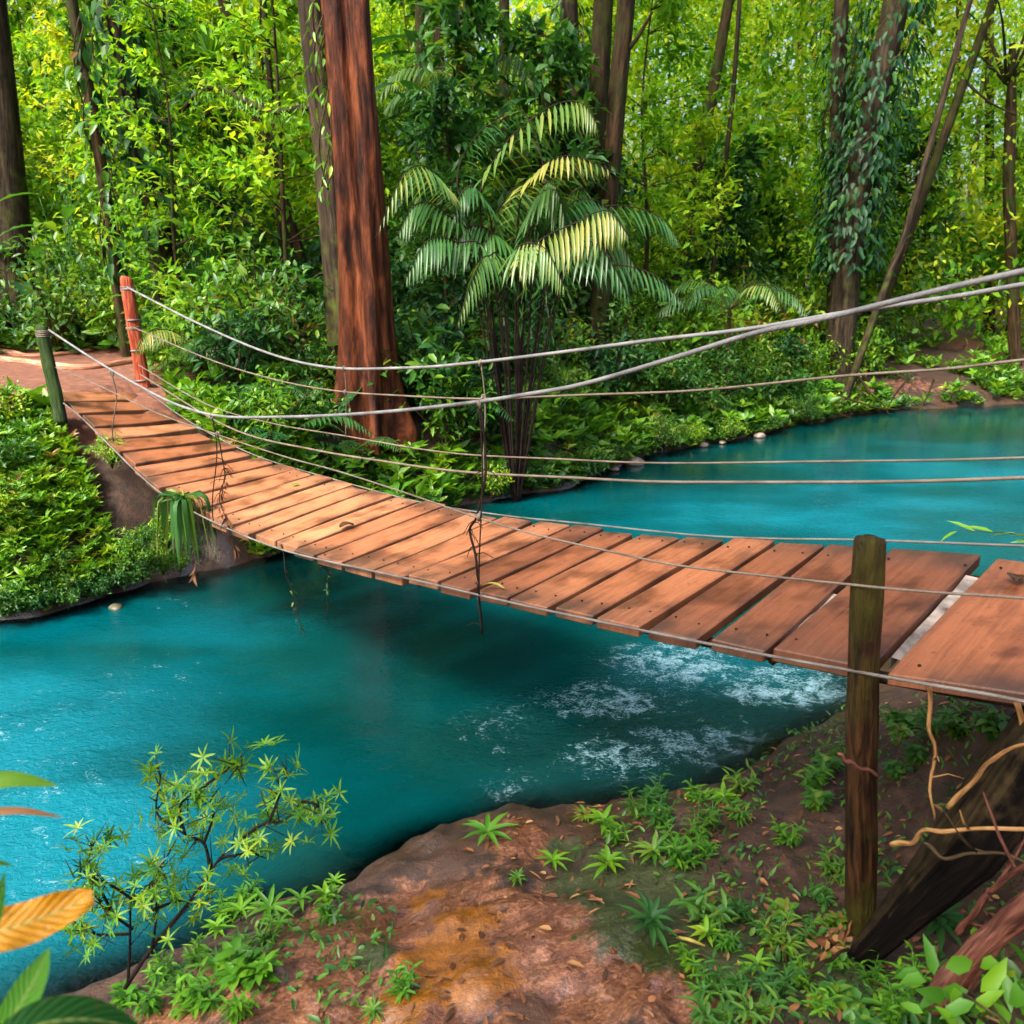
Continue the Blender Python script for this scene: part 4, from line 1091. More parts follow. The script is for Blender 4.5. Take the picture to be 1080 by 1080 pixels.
while len(saps) < 72 and tries < 4000:
    tries += 1
    Y_ = random.uniform(14.5, 29); X_ = random.uniform(-.66, .66) * Y_
    d_, nr_ = shore(np.array([X_]), np.array([Y_]))
    if nr_[0] or d_[0] < 2.2 or blocked(X_, Y_): continue
    px_, py_ = project(np.array([X_, Y_, gz2(X_, Y_)]))
    if Y_ < 18.5 and (px_ < 150 or 320 < px_ < 470 or 870 < px_ < 960): continue
    if any((X_ - a) ** 2 + (Y_ - b) ** 2 < 1.3 for a, b in saps): continue
    saps.append((X_, Y_))
    c = 440 < px_ < 760
    v = random.choices(range(5), [.45, .05, .05, .3, .15] if c and Y_ < 21 else [.2, .3, .25, .05, .2])[0]
    root = empty('sapling', (X_, Y_, gz2(X_, Y_) - .05)); sc = random.uniform(.75, 1.25)
    root.scale = (sc,) * 3; root.rotation_euler = (0, 0, random.uniform(0, 6.28))
    nm = ['leafy green', 'yellow-green', 'pale green fine-leaved', 'dark green', 'bright green'][v]
    tag(root, f'{nm} young tree {zone(px_)}', 'sapling', f'{nm} young trees {zone(px_)}')
    link('trunk', SAP[v][0], root); link('crown', SAP[v][1], root)

# the far-off wood, one mass of leaves, sunlight and shadow gaps put into their tints
mb = MB()
nc = 4900
Yc = 25 + 33 * rng.random(nc) ** 1.25; Xc = rng.uniform(-.72, .72, nc) * Yc
zmax = 4 + .36 * Yc
Zc = 1.2 + zmax * rng.random(nc) ** .9
dens = fbm(Xc * .2 + 31, Zc * .26 + Yc * .05, 61, 3)
keep = (dens > .33 + .12 * sstep(4, 12, Zc)) | ((Yc > 42) & (rng.random(nc) < .8))
dS, nS = shore(Xc, Yc); keep &= (~nS) & (dS > 2.5)
for x, y, z in zip(Xc[keep], Yc[keep], Zc[keep]):
    n = int(rng.uniform(55, 130)); r = rng.uniform(.4, 1.15)
    p = np.array([x, y, z]) + rng.normal(0, 1, (n, 3)) * np.array([r, r, r * .6])
    big = rng.choice([.75, .9, 1.3]); tc = rng.choice([.18, .55, .68, .86], p=[.22, .28, .3, .2])
    leaves(mb, p, rdir(n, -.2), rdir(n, 1.0), rng.uniform(.15, .36, n) * big, rng.uniform(.075, .16, n) * big, .15, np.clip(tc + rng.normal(0, .1) + rng.normal(0, .13, n), 0, 1), 0, fine=False)
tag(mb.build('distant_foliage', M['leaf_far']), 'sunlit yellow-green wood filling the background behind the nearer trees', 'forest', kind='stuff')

# ------------------------------------------------------------------ hero palm behind the bridge
def palm_thing(label, base, frs, leafl, name='palm'):
    root = tag(empty(name, base), label, 'palm')
    for P, t0, ll, hg in frs:
        mb = MB(); P = spline(P, 30) - base
        frond(mb, P, ll, 26, t0, .085, hg, .016, 0, 1, .22, .07); mb.build('frond', [M['leaf_palm'], M['stem_dark']], root)
    return root
bp = at_depth(545, 350, 13.0); bp[2] = gz2(bp[0], bp[1])
def pp(pts, Y): return [bp + (0, 0, .1)] + [at_depth(x, y, yy) for (x, y), yy in zip(pts, Y)]
frs = [(pp([(507, 240), (528, 160), (575, 116), (612, 108), (632, 135)], [12.9, 12.7, 12.4, 12.2, 12.1]), .74, .62, .9),
       (pp([(545, 250), (565, 185), (600, 164), (650, 182)], [12.8, 12.5, 12.2, 12.0]), .86, .55, .7),
       (pp([(548, 290), (568, 255), (605, 236), (640, 222), (664, 250)], [12.5, 12.2, 12.0, 11.8, 11.7]), .80, .72, 1.3),
       (pp([(500, 260), (482, 190), (505, 140), (548, 118)], [13.1, 13.2, 13.3, 13.4]), .35, .6, .6),
       (pp([(505, 280), (470, 225), (440, 215), (418, 250)], [12.8, 12.6, 12.5, 12.4]), .42, .6, .8),
       (pp([(520, 290), (480, 255), (450, 255), (425, 300)], [12.4, 12.1, 11.9, 11.8]), .5, .6, .9),
       (pp([(555, 260), (575, 200), (560, 130), (530, 100)], [13.2, 13.4, 13.6, 13.7]), .4, .55, .5),
       (pp([(580, 270), (630, 220), (690, 225), (720, 260)], [13.3, 13.5, 13.6, 13.6]), .5, .6, .8),
       (pp([(530, 300), (515, 270), (500, 290), (480, 350)], [12.3, 11.9, 11.7, 11.6]), .45, .5, 1.0),
       (pp([(590, 300), (640, 280), (690, 290), (725, 325)], [12.8, 12.7, 12.6, 12.5]), .3, .55, .8),
       (pp([(560, 300), (545, 262), (575, 262), (598, 310)], [12.2, 11.9, 11.6, 11.5]), .62, .6, 1.3)]
for k in range(13):
    x0 = random.uniform(505, 575); sg = random.choice([-1, 1]); rr = random.uniform(45, 105); hh = random.uniform(150, 270); yy = random.uniform(11.8, 14.2)
    frs.append((pp([(x0 + sg * rr * .15, hh + 70), (x0 + sg * rr * .45, hh), (x0 + sg * rr * .8, hh - 8), (x0 + sg * rr * 1.15, hh + random.uniform(30, 70))], [13, (13 + yy) / 2, yy, yy - .1]), random.uniform(.3, .62), random.uniform(.5, .75), random.uniform(.7, 1.3)))
palm_thing('large arching palm with pale yellowish fronds right of the massive red trunk', bp, frs, .6)

def small_palm(label, px, Y, H, n, L, t0, ll):
    b = at_depth(px[0], px[1], Y); b = np.array([b[0], b[1], gz2(b[0], b[1])]); frs = []
    top = np.array([b[0], b[1], H])
    root = tag(empty('palm', b), label, 'palm')
    mb = MB(); tube(mb, np.array([b - b + (0, 0, -.1), (top - b) * .5 + (.03, 0, 0), top - b]), [.06, .05, .04], 8); mb.build('trunk', M['bark_brown'], root)
    for k in range(n):
        a = 2 * pi * k / n + random.uniform(-.3, .3); o = np.array([cos(a), sin(a), 0]); l = L * random.uniform(.8, 1.15); e = random.uniform(.2, .75)
        P = spline([top, top + o * l * .35 + (0, 0, l * e * .6), top + o * l * .75 + (0, 0, l * e * .6), top + o * l + (0, 0, l * (e * .3 - .15))], 26) - b
        mb = MB(); frond(mb, P, ll, 24, np.clip(t0 + random.uniform(-.12, .12), 0, 1), .10, .7, .012, 0, 1, .12, .06); mb.build('frond', [M['leaf_palm'], M['stem']], root)
small_palm('palm with pale feathery fronds high between the massive trunk and the three trunks', (500, 190), 18.5, 6.6, 9, 1.9, .62, .6)
small_palm('small yellowish fern-like palm beside the red post', (205, 365), 12.8, 2.35, 9, .95, .68, .32)
small_palm('green feathery palm left of the dark creeper-hung trunks', (770, 320), 18.5, 2.6, 10, 1.5, .42, .4)
small_palm('green palm in the bright foliage at top left', (205, 150), 20, 6.2, 9, 2.0, .45, .6)

# big paddle-leaf plants that stand out
def broad_at(label, px, Y, H, n, L, W, mat, t0):
    b = at_depth(px[0], px[1], Y); me = broad_mesh(mat, n, H, L, W, t0)
    return tag(link('broadleaf_plant', me, None, (b[0], b[1], gz2(b[0], b[1]))), label, 'plant')
broad_at('tall banana-like plant with broad leaves at the top beside the massive trunk', (455, 60), 17, 5.4, 9, 1.5, .17, 'leaf', .4)
broad_at('dark plant with one broad hanging leaf between creeper tree and mossy trunk', (205, 230), 15, 2.9, 8, .8, .12, 'leaf_dark', .55)
broad_at('broad bright leaves in the foliage left of the slender leaning trunk', (58, 190), 16.5, 3.6, 8, .8, .12, 'leaf', .5)
broad_at('broad dark leaves between the palm and the three close trunks', (575, 70), 17.5, 5.0, 8, 1.1, .14, 'leaf', .45)

# creepers on trunks
def creeper(label, px, Y, n, L, W, mat, r, t0=.45, drop=1.0, front=.25):
    P = spline([at_depth(x, y, Y) for x, y in px], 40); base = P[0]
    mb = MB(); i = rng.integers(0, 40, n); a = rng.uniform(0, 2 * pi, n)
    o = np.stack([np.cos(a), np.sin(a), 0 * a], 1)
    p = P[i] + o * r * rng.uniform(.9, 1.5, (n, 1)) + rng.normal(0, .06, (n, 3))
    D = unit(o * .5 + np.array([0, 0, -drop]) + rng.normal(0, .35, (n, 3)))
    leaves(mb, p - base, D, unit(o + (0, 0, .4)), L * rng.uniform(.5, 1.2, n), W * rng.uniform(.6, 1.1, n), .15, np.clip(t0 + rng.normal(0, .18, n), 0, .97))
    for k in range(3):
        ph = rng.uniform(0, 6); s = np.linspace(0, 1, 40)
        Q = P + np.stack([np.cos(s * 9 + ph), np.sin(s * 9 + ph), 0 * s], 1) * r * 1.08
        tube(mb, Q - base, .012, 5, mat=1)
    return tag(mb.build('climbing_plant', [M[mat], M['stem']], loc=base), label, 'climber')
creeper('creeper of large blue-green leaves wrapped round the dark trunk at left', [(167, 250), (158, 190), (143, 130), (130, 60), (120, 0)], 16, 260, .40, .17, 'leaf_dark', .26, .5)
creeper('small-leaved creeper up the slender leaning trunk', [(122, 285), (108, 190), (97, 110), (82, 20)], 15.2, 150, .3, .13, 'leaf', .15, .4)
creeper('dense dark creeper hanging over the heavy dark trunk on the right', [(893, 280), (903, 205), (918, 130), (946, 0)], 22.3, 1300, .30, .12, 'leaf_dark', .6, .45)
creeper('dark creeper on the straight trunk beside the heavy one', [(880, 290), (882, 150), (887, 20)], 22.9, 500, .26, .1, 'leaf_dark', .32, .45)
creeper('creeper on the dark knobbly trunk above the palm', [(606, 200), (604, 100), (600, 0)], 19.4, 320, .24, .1, 'leaf_dark', .25, .5)
creeper('thin moss and leaves down the side of the massive red trunk', [(346, 200), (340, 90), (336, 0)], 12.5, 90, .16, .05, 'leaf_bright', .08, .45)

def spiky(label, px, Y, n, L, W, mat, t0):
    c = at_depth(px[0], px[1], Y); mb = MB()
    D = rdir(n, .35); leaves(mb, np.zeros((n, 3)), D, unit(np.tile([0, 0, 1.0], (n, 1)) + D * .1), L * rng.uniform(.7, 1.1, n), W, .25, np.clip(t0 + rng.normal(0, .12, n), 0, .95))
    return tag(mb.build('rosette_plant', M[mat], loc=c), label, 'plant')
spiky('spiky yellow-green rosette plant perched on the reddish leaning trunk', (222, 62), 18.2, 46, .85, .09, 'leaf_bright', .6)
# mossy branch crossing left of the massive trunk
stick('mossy_branch', 'mossy horizontal branch left of the dark mossy trunk', 'branch', [(330, 112), (290, 118), (262, 108), (232, 94), (212, 97), (190, 118)], [13.2, 13.6, 14, 14.4, 14.8, 15], .05, M['bark_moss'], twigs=14)
mb = MB(); n = 480; B_ = spline([at_depth(x, y, yy) for (x, y), yy in zip([(325, 112), (290, 118), (262, 108), (232, 94), (212, 97)], [13.2, 13.6, 14, 14.4, 14.8])], 60)
i = rng.integers(0, 60, n); leaves(mb, B_[i] - B_[0] + rng.normal(0, .06, (n, 3)), rdir(n, -1.3), rdir(n), rng.uniform(.04, .2, n), .025, .1, rng.uniform(.4, .8, n), fine=False)
tag(mb.build('hanging_moss', M['leaf_bright'], loc=B_[0]), 'yellow-green moss hanging from the mossy horizontal branch', 'moss', kind='stuff')

# ------------------------------------------------------------------ ground cover
def cover(name, label, mat, n, region, L, W, per, t0, up=.5, size_var=.4, hgt=.05, fine=False):
    got, tries = [], 0
    P = []
    while sum(map(len, P)) < n and tries < 60:
        tries += 1
        x, y = region(6000)
        d, nr_ = shore(x, y); k = ~nr_ & (d > -.14)
        x, y = x[k], y[k]
        fb_ = (x - 1.57) * .70711 + (y - 3.39) * .70711; tb_ = (x - 1.57) * -.70711 + (y - 3.39) * .70711
        cor = (fb_ > -.10) & (fb_ < 1.45) & (tb_ > 7.4) & (tb_ < 11.1)
        tr = np.array([~cor & ~((np.hypot((x + 8.3) / 2.7, (y - 13.6) / 2.1) < 1) | (np.hypot(x - LAND[0], y - LAND[1]) < 1.45))])[0]
        x, y = x[tr], y[tr]
        dn_ = (fbm(x * .9, y * .9, 77) > .37 + .16 * sstep(5.5, 8.5, x)) | ((shore(x, y)[0] < .45) & (x < 5))
        x, y = x[dn_], y[dn_]
        P.append(np.stack([x, y, np.maximum(ground(x, y), .07)], 1))
    P = np.vstack(P)[:n]
    mb = MB(); m = len(P) * per
    lift = rng.uniform(0, hgt, len(P)) * (.4 + 1.2 * fbm(P[:, 0] * 2.2, P[:, 1] * 2.2, 19))
    lean = rdir(len(P), 1.2)
    pt = np.repeat(P + np.stack([0 * lift, 0 * lift, lift], 1), per, 0) + rng.normal(0, .012, (m, 3))
    az = np.tile(np.linspace(0, 2 * pi, per, endpoint=False), len(P)) + np.repeat(rng.uniform(0, 6, len(P)), per) + rng.normal(0, .25, m)
    D = np.stack([np.cos(az), np.sin(az), rng.uniform(.1, 1.5, m)], 1) + .7 * np.repeat(lean, per, 0) * (1, 1, .3)
    tt = np.repeat(t0 + .34 * (fbm(P[:, 0] * 1.6, P[:, 1] * 1.6, 5) - .5) * 2 + rng.normal(0, .15, len(P)), per) + rng.normal(0, .06, m)
    sz = np.repeat(rng.uniform(.55, 1.3, len(P)), per) * rng.uniform(.8, 1.15, m)
    leaves(mb, pt, D, np.repeat(lean, per, 0), L * sz, W * sz, .3, np.clip(tt, 0, .98), fine=fine)
    return tag(mb.build(name, M[mat]), label, 'ground cover', kind='stuff')
def reg_left(n): return rng.uniform(-9.5, -2.6, n), rng.uniform(7.2, 11.6, n)
def reg_far(n):
    y = rng.uniform(9.8, 24, n); return rng.uniform(-.3, .62, n) * y, y
def reg_all(n):
    y = rng.uniform(10, 27, n); return rng.uniform(-.66, .66, n) * y, y
cover('bank_ground_cover', 'lush light green leaves carpeting the left bank below the mossy post', 'leaf_bright', 9500, reg_left, .125, .038, 8, .55, .5, hgt=.34, fine=True)
cover('far_ground_cover', 'low dark and light leaves carpeting the far bank behind the bridge', 'leaf', 15000, reg_far, .15, .06, 6, .66, .5, hgt=.16)
cover('forest_ground_cover', 'leafy growth on the forest floor', 'leaf_bright', 9000, reg_all, .24, .095, 5, .4, .5, hgt=.35)

# shrubs on the left bank, low and light
lb = []; tries = 0
while len(lb) < 44 and tries < 3000:
    tries += 1
    X_, Y_ = random.uniform(-8, -3.4), random.uniform(7.6, 10.6)
    d_, nr_ = shore(np.array([X_]), np.array([Y_]))
    if nr_[0] or d_[0] < .35 or np.hypot(X_ - LAND[0], Y_ - LAND[1]) < 1.7: continue
    q = np.array([X_, Y_]) - P0
    if NR @ q > -.55: continue
    if any((X_ - a) ** 2 + (Y_ - b) ** 2 < .2 for a, b in lb): continue
    lb.append((X_, Y_))
    place('leafy_plant', random.choice(SH['bright'] + SH['leafy'][:1] + [FE[2], BR[2]]), X_, Y_, 'low bright leafy plant on the left bank below the mossy post', 'plant', 'bright plants on the left bank', random.uniform(.32, .58))

for k, (x_, y_) in enumerate([(0, 648), (25, 645), (48, 640), (75, 636), (100, 628), (125, 620), (150, 612), (172, 606), (60, 632), (112, 612), (20, 632)]):
    p = at_z(x_, y_, .12)
    place('leafy_plant', random.choice(SH['bright'] + SH['leafy'] + [FE[0], FE[2]]), p[0], p[1], 'light leafy plant leaning out over the left waterline', 'plant', 'plants leaning over the left waterline', random.uniform(.24, .4), z=.16)
for k, (x_, y_) in enumerate([(560, 515), (590, 510), (625, 498), (655, 488), (700, 475), (735, 468), (770, 462), (815, 452), (850, 444), (520, 524)]):
    p = at_z(x_, y_, .12)
    place('leafy_plant', random.choice(SH['bright'] + SH['leafy'] + [FE[1]]), p[0], p[1], 'low leafy plant leaning over the far waterline right of the bridge', 'plant', 'plants leaning over the far waterline', random.uniform(.3, .55), z=.14)
# ------------------------------------------------------------------ far shore stones, roots, path roots
def stone(label, p, r, mat='stone', group=None, flat=.6):
    bm = bmesh.new(); bmesh.ops.create_icosphere(bm, subdivisions=3, radius=1)
    s = random.uniform(0, 50)
    for v in bm.verts:
        c = v.co; k = 1 + .45 * (float(fbm(np.array([c.x * 1.1 + s]), np.array([c.y * 1.1 + c.z * 1.7 + s]), 8)[0]) - .5)
        v.co = Vector((c.x * r * k * 1.2, c.y * r * k, c.z * r * k * flat))
    me = bpy.data.meshes.new('stone'); bm.to_mesh(me); bm.free()
    for f in me.polygons: f.use_smooth = True
    me.materials.append(M[mat]); o = link('stone', me, None, p); o.rotation_euler = (0, 0, random.uniform(0, 6))
    return tag(o, label, 'stone', group)
for px, r in (((742, 470), .10), ((762, 467), .07), ((801, 460), .11), ((668, 488), .17), ((648, 495), .08)):
    p = at_z(*px, .02); stone('small wet stone on the far waterline behind the bridge', (p[0], p[1], .03), r, group='stones on the far waterline')
p = at_z(122, 640, .01); stone('pale pebble breaking the water below the left bank', (p[0], p[1], .0), .07)

def root_px(label, px, z, r, mat, name='root'):
    P = spline([at_z(x, y, z) for x, y in px], 24); P[:, 2] = ground(P[:, 0], P[:, 1]) + r * .45
    mb = MB(); tube(mb, P - P[0], np.linspace(r, r * .6, 24) * (1 + .15 * np.sin(np.linspace(0, 19, 24))), 9)
    return tag(mb.build(name, M[mat], loc=P[0]), label, 'root')
root_px('long pale root lying across the dirt path, nearer the bridge', [(-40, 378), (20, 383), (80, 390), (140, 384), (185, 378)], 1.97, .07, 'root_log')
root_px('pale root lying across the dirt path behind the mossy post', [(-40, 366), (10, 374), (40, 377), (100, 372)], 1.97, .06, 'root_log')
root_px('thin crooked root beside the foot of the red post', [(95, 372), (110, 365), (130, 372), (150, 366)], 1.97, .04, 'root_log')
rd = [[(905, 395), (915, 412), (930, 425), (938, 438)], [(955, 402), (945, 415), (935, 432)], [(985, 400), (978, 418), (968, 436)], [(880, 415), (905, 424), (925, 430), (948, 432)], [(860, 425), (885, 436), (900, 442)]]
for k, r_ in enumerate(rd):
    P = spline([at_depth(x, y, at_z(x, 440, 0)[1] - .1) for x, y in r_], 16)
    mb = MB(); tube(mb, P - P[0], np.linspace(.028, .012, 16), 6); tag(mb.build('exposed_root', M['bark_brown'], loc=P[0]), 'bare root hanging over the undercut far bank on the right', 'root', 'bare roots on the undercut bank')

# ------------------------------------------------------------------ the near bank on the right
def log_along(label, A, B, r, mat, name='log', knob=.12):
    n = 24; s = np.linspace(0, 1, n); P = A + (B - A) * s[:, None]; P[:, 2] += .03 * np.sin(s * 4)
    ph = rng.uniform(0, 6, 3)
    rf = lambda s_, a_: 1 + knob * (.6 * np.sin(a_ * 2 + ph[0] + s_ * 3) + .4 * np.sin(a_ * 5 + ph[1] + s_ * 7) + .3 * np.sin(s_ * 25 + ph[2]))
    mb = MB(); tube(mb, P - A, r * (1 + .06 * np.sin(s * 9)), 24, rfun=rf)
    return tag(mb.build(name, M[mat], loc=A), label, 'log')
A_, B_ = at_depth(893, 1004, 3.0), at_depth(1090, 728, 3.08)
ax_ = unit(B_ - A_); cc = unit(CAM - (A_ + B_) / 2); cc = unit(cc - ax_ * (cc @ ax_)); ul = np.cross(cc, ax_); ul = ul if ul[2] > 0 else -ul
th_ = radians(16); n1_, n2_ = cos(th_) * ul + sin(th_) * cc, -sin(th_) * ul + cos(th_) * cc
mb = MB(); nS_, seg_ = 40, 40; ss_ = np.linspace(0, 1, nS_); aa_ = np.linspace(0, 2 * pi, seg_, endpoint=False)
sup = lambda v: np.sign(v) * np.abs(v) ** .42
cx_, cy_ = sup(np.cos(aa_)), sup(np.sin(aa_))
Vs = []
for s_ in ss_:
    wd = .02 + .16 * min(1, s_ * 1.8); tk_ = .05 + .05 * min(1, s_ * 2)
    nz_ = 1 + .10 * (fbm(aa_ * 1.3 + 5, aa_ * 0 + s_ * 6, 71) - .5) + .05 * np.sin(aa_ * 9 + s_ * 11)
    ctr = A_ + (B_ - A_) * s_ - n2_ * 0 + (-n1_ * tk_) - (np.cross(ax_, n1_) * 0)
    low = np.cross(n1_, ax_); low = low if low @ ul < 0 else -low
    Vs.append(ctr + low * wd * .45 + (n1_ * (cx_ * tk_ * nz_)[:, None]) + low * ((cy_ * wd * nz_)[:, None]) * .9)
Vs = np.vstack(Vs); i, j = np.meshgrid(np.arange(nS_ - 1), np.arange(seg_), indexing='ij'); j2 = (j + 1) % seg_
mb.add(Vs - A_, [np.stack([i * seg_ + j, i * seg_ + j2, (i + 1) * seg_ + j2, (i + 1) * seg_ + j], -1).reshape(-1, 4), np.arange(seg_)[::-1][None], ((nS_ - 1) * seg_ + np.arange(seg_))[None]], .5, 0,
       np.stack([np.tile(cx_ * .1, nS_), np.tile(cy_ * .25, nS_), np.repeat(ss_ * 1.6, seg_)], -1) + 1e-6)
me = mb.mesh('log', M['log']); bm = bmesh.new(); bm.from_mesh(me); bmesh.ops.recalc_face_normals(bm, faces=bm.faces); bm.to_mesh(me); bm.free()
tag(link('log', me, None, A_), 'huge dark mossy timber leaning from the foot of the near post up under the deck', 'log')
log_along('rough red-brown root at the bottom right corner', at_depth(985, 1060, 2.45), at_depth(1120, 920, 2.25), .045, 'root_red', 'root', .2)
stick('twig', 'mossy thin branch lying at the foot of the near post', 'twig', [(848, 1030), (870, 1015), (895, 1000)], [2.75, 2.8, 2.9], .011, M['bark_moss'])

RO = [rosette_mesh('leaf_bright', 9, .15, .034, .07, .45), rosette_mesh('leaf_bright', 8, .12, .03, .05, .6, 2), rosette_mesh('leaf', 9, .13, .026, .06, .75, 2), rosette_mesh('leaf_dark', 10, .15, .032, .1, .65, 2)]
TU = [tuft_mesh('leaf_bright', 6, .16, .075, .02, .4), tuft_mesh('leaf', 7, .18, .08, .02, .7), tuft_mesh('leaf_bright', 8, .13, .07, .017, .3), tuft_mesh('leaf', 8, .15, .07, .017, .5)]
BL = [tuft_mesh('leaf_bright', 7, .10, .085, .042, .3), tuft_mesh('leaf', 7, .12, .075, .04, .7)]
def ground_hit(px, py):
    z = .5
    for _ in range(40):
        p = at_z(px, py, z); z = .5 * z + .5 * max(gz2(p[0], p[1]), 0)
    return at_z(px, py, z)
def near_plant(px, py, me, sc, label, group=None, name='seedling', cat='plant'):
    p = ground_hit(px, py)
    o = link(name, me, None, (p[0], p[1], p[2] - .005)); o.scale = (sc,) * 3; o.rotation_euler = (random.uniform(-.2, .2), random.uniform(-.2, .2), random.uniform(0, 6.28))
    return tag(o, label, cat, group)
near_plant(516, 888, RO[0], 1.15, 'bright star-shaped seedling at the tip of the near rock')
near_plant(583, 915, RO[0], .75, 'smaller star-shaped seedling right of the one at the rock tip')
near_plant(640, 918, RO[1], 1.1, 'bright drooping seedling between the rock and the fern bank')
near_plant(545, 930, RO[2], .55, 'tiny pale sprig on the dark wet ledge')
near_plant(682, 985, RO[3], 1.0, 'grey-green spidery seedling on the mossy part of the rock')
near_plant(748, 970, TU[1], 1.1, 'pale narrow-leaved tuft left of the near post')
near_plant(828, 888, TU[2], 1.0, 'bright green sprig on the bare soil left of the near post')
near_plant(985, 985, RO[3], 1.15, 'bluish star-shaped seedling under the dark log')
near_plant(420, 1050, TU[0], .8, 'small bright tuft on the orange stained rock')
near_plant(395, 1070, RO[2], .6, 'thin yellowish sprig at the bottom edge of the rock')
def band(px_list, meshes, label, group, s0, s1, jitter=12):
    for (x, y) in px_list:
        near_plant(x + random.uniform(-jitter, jitter), y + random.uniform(-jitter * .6, jitter * .6), random.choice(meshes), random.uniform(s0, s1), label, group)
G1 = [(620, 870), (645, 880), (665, 885), (690, 872), (705, 890), (725, 880), (680, 905), (715, 912), (745, 868), (760, 850), (790, 838), (740, 900), (660, 860), (700, 855), (775, 862), (725, 848)]
band(G1, TU + RO[1:3], 'small fern-like plant on the waterline left of the near post', 'plants on the waterline left of the post', .8, 1.25)
G2 = [(215, 1005), (240, 990), (265, 975), (290, 965), (250, 1010), (275, 1000), (310, 955), (340, 945), (360, 938), (225, 1025), (195, 1030), (300, 985), (170, 1040), (265, 950), (230, 970)]
band(G2, TU[:1] + TU[2:3] + RO[:2], 'small bright plant on the waterline between twiggy shrub and rock', 'plants on the left waterline', .6, 1.0)
G3 = [(160, 1060), (190, 1065), (215, 1055), (250, 1065), (140, 1050), (275, 1040), (350, 975), (240, 1040)]
band(G3, TU[:1] + BL[:1], 'small leafy plant at the foot of the twiggy shrub', 'plants at the foot of the twiggy shrub', .7, 1.1)
G4 = [(745, 985), (770, 1000), (800, 985), (820, 1010), (790, 1030), (830, 960), (860, 950), (850, 990), (760, 1040), (735, 1050), (815, 1050), (850, 1040), (870, 1015), (880, 985), (775, 965), (745, 1075), (790, 1070), (850, 1072), (720, 1020), (870, 930)]
band(G4, TU + RO[1:2] + BL[1:], 'small mixed green plant on the soil left of the near post', 'plants on the soil left of the post', .6, .95)
G5 = [(895, 1065), (920, 1050), (945, 1065), (965, 1050), (935, 1085), (975, 1080), (900, 1090), (1000, 1075)]
band(G5, BL + TU[:1], 'leafy bright plant at the bottom edge right of the post foot', 'bright plants at the bottom edge right of the post', .7, 1.1)
G6 = [(955, 770), (975, 775), (1000, 770), (1020, 780), (945, 790), (870, 815), (855, 830), (880, 800), (945, 815), (865, 850), (960, 800), (1035, 770)]
band(G6, TU + BL[1:], 'small leafy plant on the bank beneath the broad end boards', 'plants beneath the end boards', .8, 1.2)

for x_, y_ in ((100, 472), (118, 490), (112, 515), (130, 505), (148, 528), (135, 540), (160, 552), (150, 572), (178, 575), (122, 560), (205, 590), (190, 600), (165, 590), (140, 590), (225, 578), (95, 500)):
    p = ground_hit(x_, y_)
    place('leafy_plant', random.choice(SH['leafy'] + SH['bright'] + [FE[0], FE[1]]), p[0], p[1], 'small leafy plant on the steep earth bank under the far end of the deck', 'plant', 'plants on the earth bank under the far end of the deck', random.uniform(.2, .36), z=p[2])
# loose leaf litter and clover on the near soil
mb = MB(); n = 1500
x, y = rng.uniform(-1.2, 3.0, n), rng.uniform(2.3, 6.2, n); d, nr_ = shore(x, y)
k = nr_ & (d > .15) & (fbm(x * 1.4, y * 1.4, 90) + .18 * sstep(.3, 1.5, x) > .55); x, y = x[k], y[k]; n = len(x)
leaves(mb, np.stack([x, y, ground(x, y) + .012], 1), rdir(n) * (1, 1, .25), rdir(n, 3), rng.uniform(.03, .09, n), rng.uniform(.012, .03, n), .2, rng.random(n))
tag(mb.build('leaf_litter', M['leaf_dry']), 'brown leaf litter on the near bank', 'leaf litter', kind='stuff')
mb = MB(); n = 6500
x, y = rng.uniform(-1.8, 3.2, n), rng.uniform(2.3, 6.4, n); d, nr_ = shore(x, y)
k = nr_ & (d > .1) & (fbm(x * 1.6, y * 1.6, 33) + .16 * sstep(.2, 1.5, x) - .25 * sstep(.9, .2, np.abs(x + .1)) > .56); x, y = x[k], y[k]; n = len(x)
leaves(mb, np.stack([x, y, ground(x, y) + rng.uniform(.005, .05, n)], 1), rdir(n, .4), rdir(n, 2), rng.uniform(.03, .075, n), rng.uniform(.014, .028, n), .25, np.clip(rng.normal(.55, .18, n), 0, 1))
tag(mb.build('near_ground_cover', M['leaf']), 'tiny green leaves creeping over the near soil', 'ground cover', kind='stuff')
curled = ground_hit(727, 996)
mb = MB(); tube(mb, np.array([[-.05, .03, .0], [0, 0, .012], [.06, -.03, .008]]), [.006, .009, .004], 6, .6); tag(mb.build('fallen_stick', M['leaf_orange'], loc=curled + (0, 0, .012)), 'short orange stick on the soil beside the mossy rock', 'stick')
mb = MB()
n = 26; pb = ground_hit(880, 1005)
leaves(mb, rng.normal(0, .035, (n, 3)) * (1, 1, .6) + (0, 0, .04), rdir(n, .4), rdir(n), rng.uniform(.05, .13, n), .03, .4, rng.uniform(.2, .9, n))
tag(mb.build('dead_leaves', M['leaf_dry'], loc=pb), 'crumpled dead leaves against the foot of the near post', 'leaves')
# twig tied across the near post
stick('twig', 'short reddish twig tied across the near post below the deck', 'twig', [(884, 796), (900, 806), (926, 817)], [3.14, 3.12, 3.16], .011, M['root_red'])

